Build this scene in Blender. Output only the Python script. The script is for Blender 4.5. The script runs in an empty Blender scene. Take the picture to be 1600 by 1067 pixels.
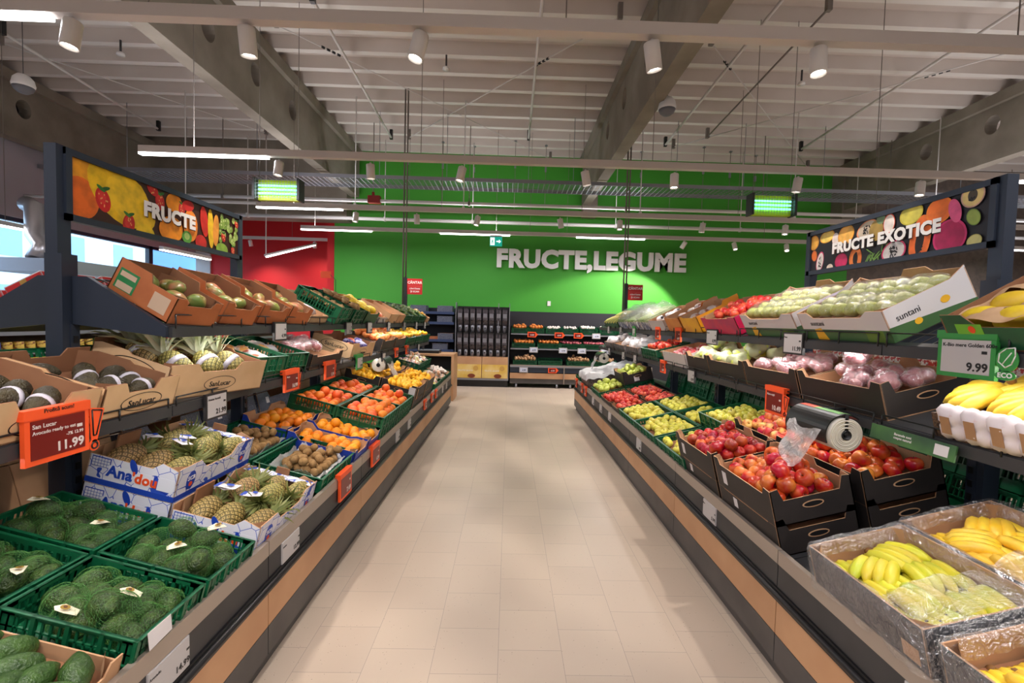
import bpy, bmesh, math, random
import numpy as np
from mathutils import Matrix, Vector, noise
S = bpy.context.scene
COL = S.collection
PI = math.pi
T = Matrix.Translation
def Rt(a, ax): return Matrix.Rotation(a, 4, ax)

# ---------------- camera, world, exposure ----------------
cd = bpy.data.cameras.new('camera'); cam = bpy.data.objects.new('camera', cd); COL.objects.link(cam)
def camera_axes(p, y, r):
    cp, sp, cy, sy, cr, sr = math.cos(p), math.sin(p), math.cos(y), math.sin(y), math.cos(r), math.sin(r)
    Rx = Matrix(((1,0,0),(0,cp,-sp),(0,sp,cp))); Ry = Matrix(((cy,0,sy),(0,1,0),(-sy,0,cy))); Rz = Matrix(((cr,-sr,0),(sr,cr,0),(0,0,1)))
    return Rz @ Rx @ Ry
_M = camera_axes(.0432, -.0181, .0259)
def _w(v): return Vector((v[0], v[2], -v[1]))
_r, _u, _b = _w(_M[0]), -_w(_M[1]), -_w(_M[2])
cam.matrix_world = Matrix(((_r.x,_u.x,_b.x,0),(_r.y,_u.y,_b.y,0),(_r.z,_u.z,_b.z,1.5575),(0,0,0,1)))
cd.sensor_width = 36; cd.lens = 713.3*36/1600; cd.shift_x = -7.6/1600; cd.clip_start = .05
S.camera = cam
S.view_settings.view_transform = 'Standard'; S.view_settings.look = 'None'
S.view_settings.gamma = 1; S.view_settings.exposure = .14; S.view_settings.use_curve_mapping = False
wd = bpy.data.worlds.new('daylight'); S.world = wd; wd.use_nodes = True
wn = wd.node_tree.nodes; wn['Background'].inputs[0].default_value = (.50, .74, 1.0, 1); wn['Background'].inputs[1].default_value = 4.5
cy = S.cycles
cy.max_bounces = 7; cy.diffuse_bounces = 4; cy.glossy_bounces = 2; cy.transmission_bounces = 3; cy.transparent_max_bounces = 10
cy.caustics_reflective = False; cy.caustics_refractive = False; cy.use_denoising = True; cy.sample_clamp_indirect = 4

# ---------------- materials ----------------
MATS = {}
def mat(name, col, rough=.6, metal=0, col2=None, nscale=8, lo=.4, hi=.6, bump=0, bscale=60, emit=0, alpha=1, rnd=0, hue=0, spec=.5, detail=3):
    if name in MATS: return MATS[name]
    m = bpy.data.materials.new(name); m.use_nodes = True; nt = m.node_tree; N = nt.nodes; L = nt.links
    b = N['Principled BSDF']; b.inputs['Roughness'].default_value = rough; b.inputs['Metallic'].default_value = metal
    b.inputs['Specular IOR Level'].default_value = spec
    c = tuple(col)+(1,); b.inputs['Base Color'].default_value = c
    tc = N.new('ShaderNodeTexCoord'); src = None
    if col2 is not None:
        n = N.new('ShaderNodeTexNoise'); n.inputs['Scale'].default_value = nscale; n.inputs['Detail'].default_value = detail
        r = N.new('ShaderNodeValToRGB'); r.color_ramp.elements[0].position = lo; r.color_ramp.elements[1].position = hi
        r.color_ramp.elements[0].color = c; r.color_ramp.elements[1].color = tuple(col2)+(1,)
        if rnd:
            oi0 = N.new('ShaderNodeObjectInfo'); va = N.new('ShaderNodeVectorMath'); va.operation = 'MULTIPLY_ADD'
            cb = N.new('ShaderNodeCombineXYZ'); L.new(oi0.outputs['Random'], cb.inputs[0]); L.new(oi0.outputs['Random'], cb.inputs[2])
            va.inputs[1].default_value = (37, 11, 53); L.new(cb.outputs[0], va.inputs[0]); L.new(tc.outputs['Object'], va.inputs[2]); L.new(va.outputs[0], n.inputs['Vector'])
        else: L.new(tc.outputs['Object'], n.inputs['Vector'])
        L.new(n.outputs[0], r.inputs[0]); src = r.outputs[0]
    if rnd or hue:
        oi = N.new('ShaderNodeObjectInfo'); h = N.new('ShaderNodeHueSaturation')
        if src: L.new(src, h.inputs['Color'])
        else: h.inputs['Color'].default_value = c
        mr = N.new('ShaderNodeMapRange'); mr.inputs[3].default_value = 1-rnd; mr.inputs[4].default_value = 1+rnd
        L.new(oi.outputs['Random'], mr.inputs[0]); L.new(mr.outputs[0], h.inputs['Value'])
        if hue:
            wn_ = N.new('ShaderNodeTexWhiteNoise'); wn_.noise_dimensions = '1D'; L.new(oi.outputs['Random'], wn_.inputs['W'])
            mh = N.new('ShaderNodeMapRange'); mh.inputs[3].default_value = .5-hue; mh.inputs[4].default_value = .5+hue
            L.new(wn_.outputs[0], mh.inputs[0]); L.new(mh.outputs[0], h.inputs['Hue'])
        src = h.outputs[0]
    if src: L.new(src, b.inputs['Base Color'])
    if bump:
        n2 = N.new('ShaderNodeTexNoise'); n2.inputs['Scale'].default_value = bscale; n2.inputs['Detail'].default_value = 2
        L.new(tc.outputs['Object'], n2.inputs['Vector']); bp = N.new('ShaderNodeBump'); bp.inputs['Strength'].default_value = bump; bp.inputs['Distance'].default_value = .01
        L.new(n2.outputs[0], bp.inputs['Height']); L.new(bp.outputs[0], b.inputs['Normal'])
    if emit: b.inputs['Emission Color'].default_value = c; b.inputs['Emission Strength'].default_value = emit
    if alpha < 1: b.inputs['Alpha'].default_value = alpha
    MATS[name] = m; return m
def sRGB(r, g, b):
    f = lambda c: (c/255/12.92 if c/255 <= .04045 else ((c/255+.055)/1.055)**2.4)
    return (f(r), f(g), f(b))
K = sRGB
navy = mat('navy_metal', K(46,54,68), .45, .2)
dark = mat('dark_metal', K(62,62,64), .5, .2, K(52,52,55), 3)
black = mat('black_plastic', K(24,24,26), .35)
trimgrey = mat('brushed_trim', K(165,152,140), .4, .35)
oak = mat('oak_panel', K(205,160,120), .5, 0, K(185,138,100), 2.5, .3, .7)
kick = mat('kick_grey', K(88,84,82), .55, .1, K(78,75,74), 4)
white = mat('white_paint', K(225,222,220), .45)
offw = mat('off_white', K(200,196,196), .6)
led = mat('led_diffuser', (1,.97,.95), .5, emit=9)
spotem = mat('spot_lens', (1,.95,.88), .5, emit=14)
kraft = mat('kraft_board', K(200,158,120), .8, 0, K(182,138,102), 6, .3, .7)
kraftdark = mat('kraft_board_dark', K(150,104,72), .85, 0, K(132,90,62), 6, .3, .7)
crateg = mat('crate_green', K(14,98,62), .38, 0, K(10,84,52), 5, .3, .7)
blackboard = mat('black_board', K(44,38,36), .6, 0, K(36,31,30), 5)
blueboard = mat('blue_board', K(30,60,165), .5)
paper = mat('white_paper', K(226,222,224), .6)
greyscr = mat('eink_grey', K(186,182,182), .5)
darkscr = mat('dark_frame', K(40,38,40), .4)
orangef = mat('orange_frame', K(255,92,40), .45)
redscr = mat('red_screen', K(118,20,18), .35)
greenf = mat('green_frame', K(48,140,62), .45)
ink = mat('black_ink', K(18,18,20), .5)
winkw = mat('white_ink', K(240,238,236), .5)
def film_mat(name, gloss, milk, col=(.96,.96,.98), bs=38):
    # clear plastic: mostly see-through, a share of glossy crinkles and a little milky haze
    m = bpy.data.materials.new(name); m.use_nodes = True; nt = m.node_tree; N = nt.nodes; L = nt.links; N.remove(N['Principled BSDF'])
    out = N['Material Output']; tr = N.new('ShaderNodeBsdfTransparent'); gl = N.new('ShaderNodeBsdfGlossy'); df = N.new('ShaderNodeBsdfDiffuse'); gl.inputs['Roughness'].default_value = .16
    gl.inputs['Color'].default_value = col+(1,); df.inputs['Color'].default_value = col+(1,)
    tc = N.new('ShaderNodeTexCoord'); n = N.new('ShaderNodeTexNoise'); n.inputs['Scale'].default_value = bs; n.inputs['Detail'].default_value = 3; n.inputs['Distortion'].default_value = 1.5
    bp = N.new('ShaderNodeBump'); bp.inputs['Strength'].default_value = 1; bp.inputs['Distance'].default_value = .02
    L.new(tc.outputs['Object'], n.inputs['Vector']); L.new(n.outputs[0], bp.inputs['Height']); L.new(bp.outputs[0], gl.inputs['Normal']); L.new(bp.outputs[0], df.inputs['Normal'])
    m1 = N.new('ShaderNodeMixShader'); m2 = N.new('ShaderNodeMixShader'); m1.inputs[0].default_value = milk; m2.inputs[0].default_value = gloss
    L.new(tr.outputs[0], m1.inputs[1]); L.new(df.outputs[0], m1.inputs[2]); L.new(m1.outputs[0], m2.inputs[1]); L.new(gl.outputs[0], m2.inputs[2]); L.new(m2.outputs[0], out.inputs[0])
    return m
film = film_mat('clear_film', .24, .05)
filmp = film_mat('frosted_film', .16, .22, (.96,.86,.89), 20)
kiwifilm = film_mat('translucent_film', .14, .42, (.93,.92,.93), 26)
filmw = mat('milky_film', K(232,230,234), .3, alpha=.8, bump=.9, bscale=28)

# ---------------- mesh helpers ----------------
class MB:
    def __init__(s): s.v=[]; s.f=[]; s.m=[]; s.sm=[]
    def add(s, vs, fs, m=0, M=None, smooth=False):
        o = len(s.v)
        s.v += [tuple(M @ Vector(p)) if M is not None else tuple(p) for p in vs]
        for f in fs: s.f.append(tuple(i+o for i in f)); s.m.append(m); s.sm.append(smooth)
        return s
    def box(s, x0, x1, y0, y1, z0, z1, m=0, M=None):
        vs = [(x,y,z) for z in (z0,z1) for y in (y0,y1) for x in (x0,x1)]
        return s.add(vs, [(0,2,3,1),(4,5,7,6),(0,1,5,4),(2,6,7,3),(0,4,6,2),(1,3,7,5)], m, M)
    def prism(s, poly, fn, t0, t1, m=0, m0=None, m1=None, M=None):
        # poly: 2D points; fn(u, v, t) -> 3D; faces at t0 get m0 and at t1 get m1
        n = len(poly); vs = [fn(u,v,t0) for u,v in poly]+[fn(u,v,t1) for u,v in poly]
        s.add(vs, [tuple(range(n))], m if m0 is None else m0, M)
        o = len(s.v)-2*n
        s.f.append(tuple(o+n+i for i in reversed(range(n)))); s.m.append(m if m1 is None else m1); s.sm.append(False)
        for i in range(n):
            j = (i+1) % n; s.f.append((o+i, o+n+i, o+n+j, o+j)); s.m.append(m); s.sm.append(False)
        return s
    def tube(s, pts, r, n=8, m=0, M=None, cap=True, smooth=True):
        pts = [Vector(p) for p in pts]; k = len(pts); rs = r if isinstance(r, (list,tuple)) else [r]*k
        vs = []; up = None
        for i, p in enumerate(pts):
            d = (pts[min(i+1,k-1)]-pts[max(i-1,0)]).normalized()
            a = up if up is not None else (Vector((0,0,1)) if abs(d.z) < .9 else Vector((1,0,0)))
            x = a.cross(d).normalized(); y = d.cross(x).normalized(); up = y
            vs += [p+(x*math.cos(2*PI*j/n)+y*math.sin(2*PI*j/n))*rs[i] for j in range(n)]
        fs = [(i*n+j, i*n+(j+1)%n, (i+1)*n+(j+1)%n, (i+1)*n+j) for i in range(k-1) for j in range(n)]
        s.add(vs, fs, m, M, smooth)
        if cap: 
            o = len(s.v)-k*n
            s.f += [tuple(o+j for j in reversed(range(n))), tuple(o+(k-1)*n+j for j in range(n))]; s.m += [m,m]; s.sm += [False,False]
        return s
    def lathe(s, prof, n=16, m=0, M=None, disp=None, smooth=True):
        # prof: (radius, z); ends with radius 0 close to a pole
        vs = []; k = len(prof)
        for i,(r,z) in enumerate(prof):
            for j in range(n):
                a = 2*PI*j/n; p = Vector((r*math.cos(a), r*math.sin(a), z))
                if disp: p = disp(p, i, j, a)
                vs.append(p)
        fs = [(i*n+j, i*n+(j+1)%n, (i+1)*n+(j+1)%n, (i+1)*n+j) for i in range(k-1) for j in range(n)]
        s.add(vs, fs, m, M, smooth)
        o = len(s.v)-k*n
        if prof[0][0] > 1e-6: s.f.append(tuple(o+j for j in reversed(range(n)))); s.m.append(m); s.sm.append(smooth)
        if prof[-1][0] > 1e-6: s.f.append(tuple(o+(k-1)*n+j for j in range(n))); s.m.append(m); s.sm.append(smooth)
        return s
    def mesh(s, name, mats):
        me = bpy.data.meshes.new(name); me.from_pydata(s.v, [], s.f)
        for m in (mats if isinstance(mats,(list,tuple)) else [mats]): me.materials.append(m)
        me.polygons.foreach_set('material_index', s.m); me.polygons.foreach_set('use_smooth', s.sm)
        me.update(); return me
def setp(o, label=None, cat=None, group=None, kind=None):
    if label: o['label'] = label
    if cat: o['category'] = cat
    if group: o['group'] = group
    if kind: o['kind'] = kind
    return o
def obj(name, me, parent=None, M=None, label=None, cat=None, group=None, kind=None, mats=None):
    if isinstance(me, MB): me = me.mesh(name, mats or dark)
    o = bpy.data.objects.new(name, me); COL.objects.link(o)
    if parent: o.parent = parent
    if M is not None: o.matrix_basis = M
    return setp(o, label, cat, group, kind)
def thing(name, label, cat, M=None, group=None):
    o = bpy.data.objects.new(name, None); COL.objects.link(o); o.empty_display_size = .05
    if M is not None: o.matrix_basis = M
    return setp(o, label, cat, group)
def struct(name, mb, mats): return obj(name, mb, mats=mats, kind='structure')
TXT = {}
def text_mesh(s, size, m, bold=.02, ext=.0006, align='CENTER'):
    k = (s, size, m.name, bold, ext, align)
    if k in TXT: return TXT[k]
    c = bpy.data.curves.new('lettering', 'FONT'); c.body = s; c.size = size; c.align_x = align; c.align_y = 'CENTER'
    c.offset = bold*size; c.extrude = ext; c.resolution_u = 3; c.space_character = 1+bold*1.5
    o = bpy.data.objects.new('lettering', c); COL.objects.link(o)
    dg = bpy.context.evaluated_depsgraph_get(); dg.update()
    me = bpy.data.meshes.new_from_object(o.evaluated_get(dg)); bpy.data.objects.remove(o); bpy.data.curves.remove(c)
    me.materials.clear(); me.materials.append(m); TXT[k] = me; return me
def face(c, n, up=(0,0,1)):
    n = Vector(n).normalized(); up = Vector(up); x = up.cross(n).normalized(); u = n.cross(x)
    return Matrix(((x.x,u.x,n.x,c[0]),(x.y,u.y,n.y,c[1]),(x.z,u.z,n.z,c[2]),(0,0,0,1)))
def disc(mb, cx, cy, rx, ry, rot=0, m=0, z=0, n=20, t=.0006):
    pts = []
    for i in range(n):
        a = 2*PI*i/n; x, y = rx*math.cos(a), ry*math.sin(a)
        pts.append((cx+x*math.cos(rot)-y*math.sin(rot), cy+x*math.sin(rot)+y*math.cos(rot)))
    mb.prism(pts, lambda u,v,t_: (u,v,t_), z, z+t, m)

# ---------------- room ----------------
def floor_mat():
    m = bpy.data.materials.new('floor_tiles'); m.use_nodes = True; nt = m.node_tree; N = nt.nodes; L = nt.links; b = N['Principled BSDF']
    tc = N.new('ShaderNodeTexCoord'); mp = N.new('ShaderNodeMapping'); mp.inputs['Rotation'].default_value = (0,0,PI/2)
    sx = N.new('ShaderNodeSeparateXYZ'); cb = N.new('ShaderNodeCombineXYZ'); L.new(tc.outputs['Object'], sx.inputs[0])
    ax = N.new('ShaderNodeMath'); ax.operation = 'ADD'; ax.inputs[1].default_value = -1.951+30; L.new(sx.outputs[1], ax.inputs[0])
    ay = N.new('ShaderNodeMath'); ay.operation = 'ADD'; ay.inputs[1].default_value = .0123+30; L.new(sx.outputs[0], ay.inputs[0])
    L.new(ax.outputs[0], cb.inputs[0]); L.new(ay.outputs[0], cb.inputs[1])
    br = N.new('ShaderNodeTexBrick'); br.offset = .5; br.inputs['Scale'].default_value = 1; br.inputs['Brick Width'].default_value = .3; br.inputs['Row Height'].default_value = .3
    br.inputs['Mortar Size'].default_value = .0012; br.inputs['Mortar Smooth'].default_value = .2
    br.inputs['Color1'].default_value = K(196,179,162)+(1,); br.inputs['Color2'].default_value = K(190,173,157)+(1,); br.inputs['Mortar'].default_value = K(150,138,128)+(1,)
    L.new(cb.outputs[0], br.inputs['Vector'])
    vo = N.new('ShaderNodeTexVoronoi'); vo.inputs['Scale'].default_value = 55; L.new(tc.outputs['Object'], vo.inputs['Vector'])
    n3 = N.new('ShaderNodeTexNoise'); n3.inputs['Scale'].default_value = 30; L.new(tc.outputs['Object'], n3.inputs['Vector'])
    th = N.new('ShaderNodeMath'); th.operation = 'LESS_THAN'; th.inputs[1].default_value = .11; L.new(vo.outputs['Distance'], th.inputs[0])
    th2 = N.new('ShaderNodeMath'); th2.operation = 'GREATER_THAN'; th2.inputs[1].default_value = .54; L.new(n3.outputs[0], th2.inputs[0])
    mu = N.new('ShaderNodeMath'); mu.operation = 'MULTIPLY'; L.new(th.outputs[0], mu.inputs[0]); L.new(th2.outputs[0], mu.inputs[1])
    mx = N.new('ShaderNodeMixRGB'); mx.inputs[2].default_value = K(140,124,112)+(1,); L.new(mu.outputs[0], mx.inputs[0]); L.new(br.outputs[0], mx.inputs[1])
    n4 = N.new('ShaderNodeTexNoise'); n4.inputs['Scale'].default_value = 1.3; L.new(tc.outputs['Object'], n4.inputs['Vector'])
    mr = N.new('ShaderNodeMapRange'); mr.inputs[3].default_value = .3; mr.inputs[4].default_value = .45; L.new(n4.outputs[0], mr.inputs[0])
    L.new(mr.outputs[0], b.inputs['Roughness']); L.new(mx.outputs[0], b.inputs['Base Color']); return m
struct('floor', MB().box(-12,16,-8,14,-.1,0), floor_mat())
concrete = mat('concrete', K(142,134,122), .85, 0, K(120,111,99), 1.6, .35, .65, bump=.15, bscale=25, detail=6)
deckm = mat('deck_web', K(206,197,190), .6, 0, K(196,186,178), .8)
deckf = mat('deck_flange', K(212,206,200), .5)
green = mat('green_paint', K(66,158,46), .65)
red = mat('red_paint', K(205,28,34), .65)
taupe = mat('taupe_paint', K(112,100,92), .8, 0, K(100,90,84), 9)
charcoal = mat('charcoal_panel', K(36,36,44), .6)
# trapezoidal deck roof, its ribs running across the aisle
mb = MB(); y = -8.0; prof = []
while y < 14: prof += [(y,5.78),(y+.33,5.78),(y+.37,5.60),(y+.47,5.60)]; y += .51
for i in range(len(prof)-1):
    (y0,z0),(y1,z1) = prof[i], prof[i+1]
    mb.add([(-12,y0,z0),(16,y0,z0),(16,y1,z1),(-12,y1,z1)], [(0,3,2,1)], 1 if z0 == z1 == 5.60 else 0)
mb.box(-12,16,-8,14,5.82,5.9)
struct('ceiling', mb, [deckm, deckf])
YW = 11.6
struct('wall_back', MB().box(-4.42,8.6,YW,YW+.2,0,5.82,0).box(-8.5,-4.45,13.2,13.4,0,5.82,1).box(-4.6,-4.43,YW+.02,13.19,0,5.82,1).box(-9.0,-3.98,YW-.4,YW-.01,3.9,5.82,2).box(8.6,16,YW,YW+.2,0,5.82,3)
       .box(-8.9,-8.5,13.15,13.4,0,5.82,4), [green, red, concrete, taupe, offw])
struct('wall_back_panel', MB().box(-3.3,5.5,YW-.03,YW,0,1.82), charcoal).name = 'baseboard_back'
struct('wall_right', MB().box(15.8,16,-8,14,0,5.82), taupe)
struct('wall_rear', MB().box(-12,16,-8.2,-8,0,5.82), mat('rear_paint', K(170,165,160), .8))
XW = -8.9
struct('wall_left', MB().box(XW-.2,XW,-8,14,3.2,5.82,1).box(XW-.2,XW,-8,4.0,0,3.2,0).box(XW-.2,XW,4.0,14,0,.35,0).box(-9.1,-7.4,13.8,14,0,5.8,0), [mat('lavender_paint', K(196,192,206), .7), mat('fascia_paint', K(172,168,180), .7)])
glass = mat('window_glass', (.75,.88,1), .05, alpha=.12)
framem = mat('window_frame', K(40,52,72), .4)
for i, (y0, y1) in enumerate([(4.0,6.6),(6.6,9.2),(9.2,11.6),(11.6,13.8)]):
    w = thing('window_%d' % (i+1), None, None, T((XW-.1,0,0))); w['kind'] = 'structure'
    fr = MB().box(-.05,.05,y0,y0+.06,.35,3.2).box(-.05,.05,y1-.06,y1,.35,3.2).box(-.05,.05,y0,y1,3.13,3.2).box(-.05,.05,y0,y1,.35,.42).box(-.04,.04,y0,y1,1.72,1.8)
    obj('window_frame', fr, w, mats=framem); obj('pane', MB().box(-.006,.006,y0+.06,y1-.06,.42,3.13), w, mats=glass)
# building across the street, seen through the glazing
bld = thing('building', 'pale office building across the street seen through the shop windows', 'building', T((-24,0,0)))
obj('wall', MB().box(-4,0,14,31,0,7.5), bld, mats=mat('facade_white', K(235,238,242), .8))
obj('wall', MB().box(-4,-1,31,46,0,9), bld, mats=mat('facade_blue', K(90,140,200), .5))
for k in range(5):
    for j in range(2): obj('window', MB().box(0,.03,15+3.3*k,16.4+3.3*k,1.2+2.9*j,2.7+2.9*j), bld, mats=mat('facade_glass', K(150,184,216), .2))
obj('ground_slab', MB().box(-46,-9.3,-20,40,-.2,-.02), mats=mat('asphalt', K(120,122,126), .9), kind='structure').name = 'floor_outside'

def beam(i, x0, x1, zb, y0=-8, y1=11.4, holes=()):
    # concrete roof beam along the hall with round service holes through the web
    bm = bmesh.new(); me = bpy.data.meshes.new('beam')
    H0, H1 = zb, 5.6
    for x in (x0, x1):
        loops = []
        outer = [bm.verts.new((x, y, z)) for y, z in ((y0,H0),(y1,H0),(y1,H1),(y0,H1))]; loops.append(outer)
        for hy, hz in holes: loops.append([bm.verts.new((x, hy+.13*math.cos(a*PI/10), hz+.16*math.sin(a*PI/10))) for a in range(20)])
        es = [bm.edges.new((l[k], l[(k+1) % len(l)])) for l in loops for k in range(len(l))]
        bmesh.ops.triangle_fill(bm, edges=es, use_beauty=True)
        if x == x0: first = loops
        else:
            for la, lb in zip(first, loops):
                n = len(la)
                for k in range(n): bm.faces.new((la[k], la[(k+1)%n], lb[(k+1)%n], lb[k]))
    bmesh.ops.recalc_face_normals(bm, faces=bm.faces)
    bm.to_mesh(me); bm.free(); me.materials.append(concrete)
    o = obj('trim_%d' % i, me, kind='structure')
    f = MB().box(x0-.08, x0, y0, y1, 5.42, 5.6).box(x1, x1+.08, y0, y1, 5.42, 5.6)
    obj('trim_%d' % (i+4), f, kind='structure', mats=concrete)
hz = lambda ys, z: [(q, z) for q in ys]
beam(1, -8.82, -8.6, 4.5, holes=hz((6.0,8.32), 5.05))
beam(2, -3.95, -3.75, 4.5, holes=hz((2.6,4.7,5.78,6.83,7.95), 5.03))
beam(3, 1.72, 1.92, 4.45, holes=hz((4.8,6.1,7.3,8.5), 5.1))
beam(4, 8.15, 8.37, 4.5, holes=hz((5.3,6.6,7.8,9.04), 5.12))
struct('trim_9', MB().box(8.1,8.6,11.2,11.6,4.0,5.82).box(1.75,2.1,11.3,11.6,4.2,5.82), concrete)

# white ceiling bracing rods and conduits
rodw = mat('rod_white', K(205,200,196), .5); rodg = mat('rod_grey', K(120,112,106), .5)
ZR = 5.42
rods = [((-7.2,6.7),(-7.5,9.95),.022,0),((-7.5,6.95),(-5.26,9.97),.008,1),((-2.5,5.8),(-2.62,10.0),.022,0),((-3.2,6.3),(.88,10.98),.008,1),
        ((.3,5.0),(.315,9.8),.022,0),((1.3,5.9),(-2.23,9.96),.01,1),((3.1,4.9),(3.25,9.9),.022,0),((5.9,4.8),(6.19,9.9),.022,0),
        ((7.6,5.4),(3.46,10.0),.01,1),((3.75,5.6),(3.94,9.4),.014,2),((2.66,6.35),(7.05,10.98),.008,1),((-5.0,6.7),(-5.05,9.9),.01,2)]
for i,(a,b,r,k) in enumerate(rods):
    t = thing('brace_rod' if k < 2 else 'conduit', ['thick white','thin grey','dark metal'][k]+' rod running under the roof deck, '+['over the far left bay','crossing the far left bay','beside the left concrete beam','crossing from the left beam towards the centre','above the middle of the aisle','crossing left from the central beam','right of the central beam','in the right hand bay','crossing down from the right hand beam','close beside the suspended ball speaker','crossing right from the central beam','left of the left beam, short'][i], 'rod', T((a[0],a[1],ZR)))
    d = (b[0]-a[0], b[1]-a[1], 0)
    obj('rod_bar', MB().tube([(0,0,0), d], r, 8), t, mats=[rodw, rodw, rodg][k])
    if i in (3,5,8,10):
        f = .5 if i == 3 else .28
        dv = Vector(d).normalized(); c = Vector(d)*f
        if i == 5: c = Vector((.39-a[0], 6.95-a[1], 0))
        if i == 8: c = Vector((6.3-a[0], 6.88-a[1], 0))
        if i == 10: c = Vector((3.13-a[0], 6.86-a[1], 0))
        if i == 3: c = Vector((-2.69-a[0], 6.87-a[1], 0))
        for q in (-.12,-.04,.04,.12): obj('turnbuckle', MB().tube([c+dv*(q-.022), c+dv*(q+.022)], .018, 8), t, mats=black)
    for e in ((0,0,0), d): obj('end_bracket', MB().box(e[0]-.03,e[0]+.03,e[1]-.03,e[1]+.03,-.03,.17), t, mats=black if k == 0 else rodg)
# sprinklers, suspended ball speakers
for i,(x,y) in enumerate([(-5.9,7.1),(-1.06,7.18),(4.48,7.24)]):
    t = thing('sprinkler', 'small white sprinkler head under the roof deck, '+['left bay','middle bay','right bay'][i], 'sprinkler', T((x,y,5.4)), 'sprinklers')
    obj('rose', MB().lathe([(.0,-.02),(.055,-.02),(.05,.01),(.02,.03)],14), t, mats=white); obj('stem', MB().tube([(0,0,.02),(0,0,.2)],.014), t, mats=dark)
for i,(x,y,z) in enumerate([(-6.2,6.0,4.38),(1.99,6.05,4.4)]):
    t = thing('ceiling_speaker', 'white ball speaker hanging on a cable, '+['beside the far left concrete beam','right of the central concrete beam'][i], 'speaker', T((x,y,z)))
    obj('shell', MB().lathe([(0.0,.13),(.06,.12),(.1,.07),(.115,0),(.108,-.03)],18), t, mats=white)
    obj('grille', MB().lathe([(.108,-.03),(.09,-.07),(.05,-.1),(0,-.11)],18), t, mats=mat('speaker_grille', K(110,110,116), .6))
    obj('cable', MB().tube([(0,0,.12),(0,0,5.6-z)],.004,6), t, mats=dark)

# light rails with spots and linear lamps
def spot_lamp(x, y, zr, tx, ty, e, lab, on=True, cone=62, blend=.35):
    d = Vector((tx-x, ty-y, -zr+.2)).normalized() if abs(tx)+abs(ty) < 90 else Vector((0,0,-1))
    t = thing('spotlight', lab, 'spotlight', T((x,y,zr-.01)), 'track spotlights')
    obj('bracket', MB().tube([(0,0,0),(0,0,-.05)],.012,8), t, mats=white)
    A = T((0,0,-.05)) @ d.to_track_quat('-Z','Y').to_matrix().to_4x4()
    obj('lamp_head', MB().lathe([(.0,.03),(.045,.03),(.048,.02),(.048,-.13),(.043,-.13),(.040,-.11)],18), t, A, mats=white)
    obj('lamp_lens', MB().lathe([(.0,-.112),(.041,-.112)],18), t, A, mats=spotem if on else offw)
    if on:
        l = bpy.data.lights.new('spot_light','SPOT'); l.energy = e; l.spot_size = math.radians(cone); l.spot_blend = blend; l.shadow_soft_size = .025; l.color = (1,.90,.80)
        lo = bpy.data.objects.new('spot_light', l); COL.objects.link(lo); lo.parent = t; lo.matrix_basis = A @ T((0,0,-.14))
SX = [-2.65,-1.62,-.58,.83,1.86,3.3,4.74]
railm = mat('rail_white', K(214,208,206), .45)
def rail(y, z, name, tubes, x0=-8.6, x1=14, hang=()):
    t = thing('light_rail', name, 'light rail', T((0,y,z)), None)
    obj('rail_body', MB().box(x0,x1,-.035,.035,0,.075), t, mats=railm)
    for a, b in tubes:
        lt = obj('linear_lamp', MB().box(a,b,-.03,.03,-.022,.0), t, mats=led)
        l = bpy.data.lights.new('linear_light','AREA'); l.shape = 'RECTANGLE'; l.size = b-a; l.size_y = .06; l.energy = 33; l.color = (.97,.95,1.0)
        lo = bpy.data.objects.new('linear_light', l); COL.objects.link(lo); lo.parent = t; lo.matrix_basis = T(((a+b)/2,0,-.03))
        u = l.copy(); u.energy = 15; uo = bpy.data.objects.new('added_uplight', u); COL.objects.link(uo); uo.parent = t; uo.matrix_basis = T(((a+b)/2,0,.085)) @ Rt(PI,'X')  # upward area lights added over the linear lamps to brighten the deck
    x = math.ceil(x0)
    for x in hang: obj('suspension_wire', MB().tube([(x,0,.07),(x,0,5.6-z)],.004,6), t, mats=rodg)
    return t
E_SP = 102
rows = [(2.85,3.31,'nearest','second'),(5.3,3.33,'second',''),(7.9,3.37,'third',''),(9.93,3.42,'farthest','')]
rail(2.85,3.31,'white light rail nearest the camera across the top of the hall',[(-4.2,-2.78),(5.5,7.0),(9,10.5),(-7.2,-5.7)], hang=(-5.03,-2.2,.3,3.1,5.9))
rail(5.3,3.35,'second light rail with a lit lamp at its left part',[(-4.2,-2.77),(5.9,7.4),(9,10.5)], x0=-4.2, hang=(-3.6,-1.05,1.6,4.2,6.6))
rail(7.9,3.39,'third light rail, behind the insect lamps',[(-4.32,-2.88),(7,8.5),(10,11.5)], x0=-4.32, hang=(-3.7,-1.2,1.2,3.9,6.3))
rail(9.93,3.42,'farthest light rail before the green wall',[(-4.49,-2.99),(-1.53,-.03),(1.41,2.89),(10.7,12.2)], x0=-4.49, hang=(-4.2,-2.2,.4,1.2,3.4,5.5))
rail(.4,3.31,'light rail above the photographer',[(-1.5,0),(1.4,2.9),(-6,-4.5),(5.5,7)])
rail(-2.05,3.31,'light rail behind the photographer',[(-4.2,-2.77),(-.7,.7),(3,4.5)])
rail(-4.5,3.31,'rearmost light rail of the hall',[(-4.2,-2.77),(-.7,.7),(3,4.5)])
AIM = {-2.65:(-2.9,0), -1.62:(-1.55,0), -.58:(-1.25,0), .83:(1.5,0), 1.86:(1.8,0), 3.3:(3.0,0), 4.74:(4.4,0)}
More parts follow.
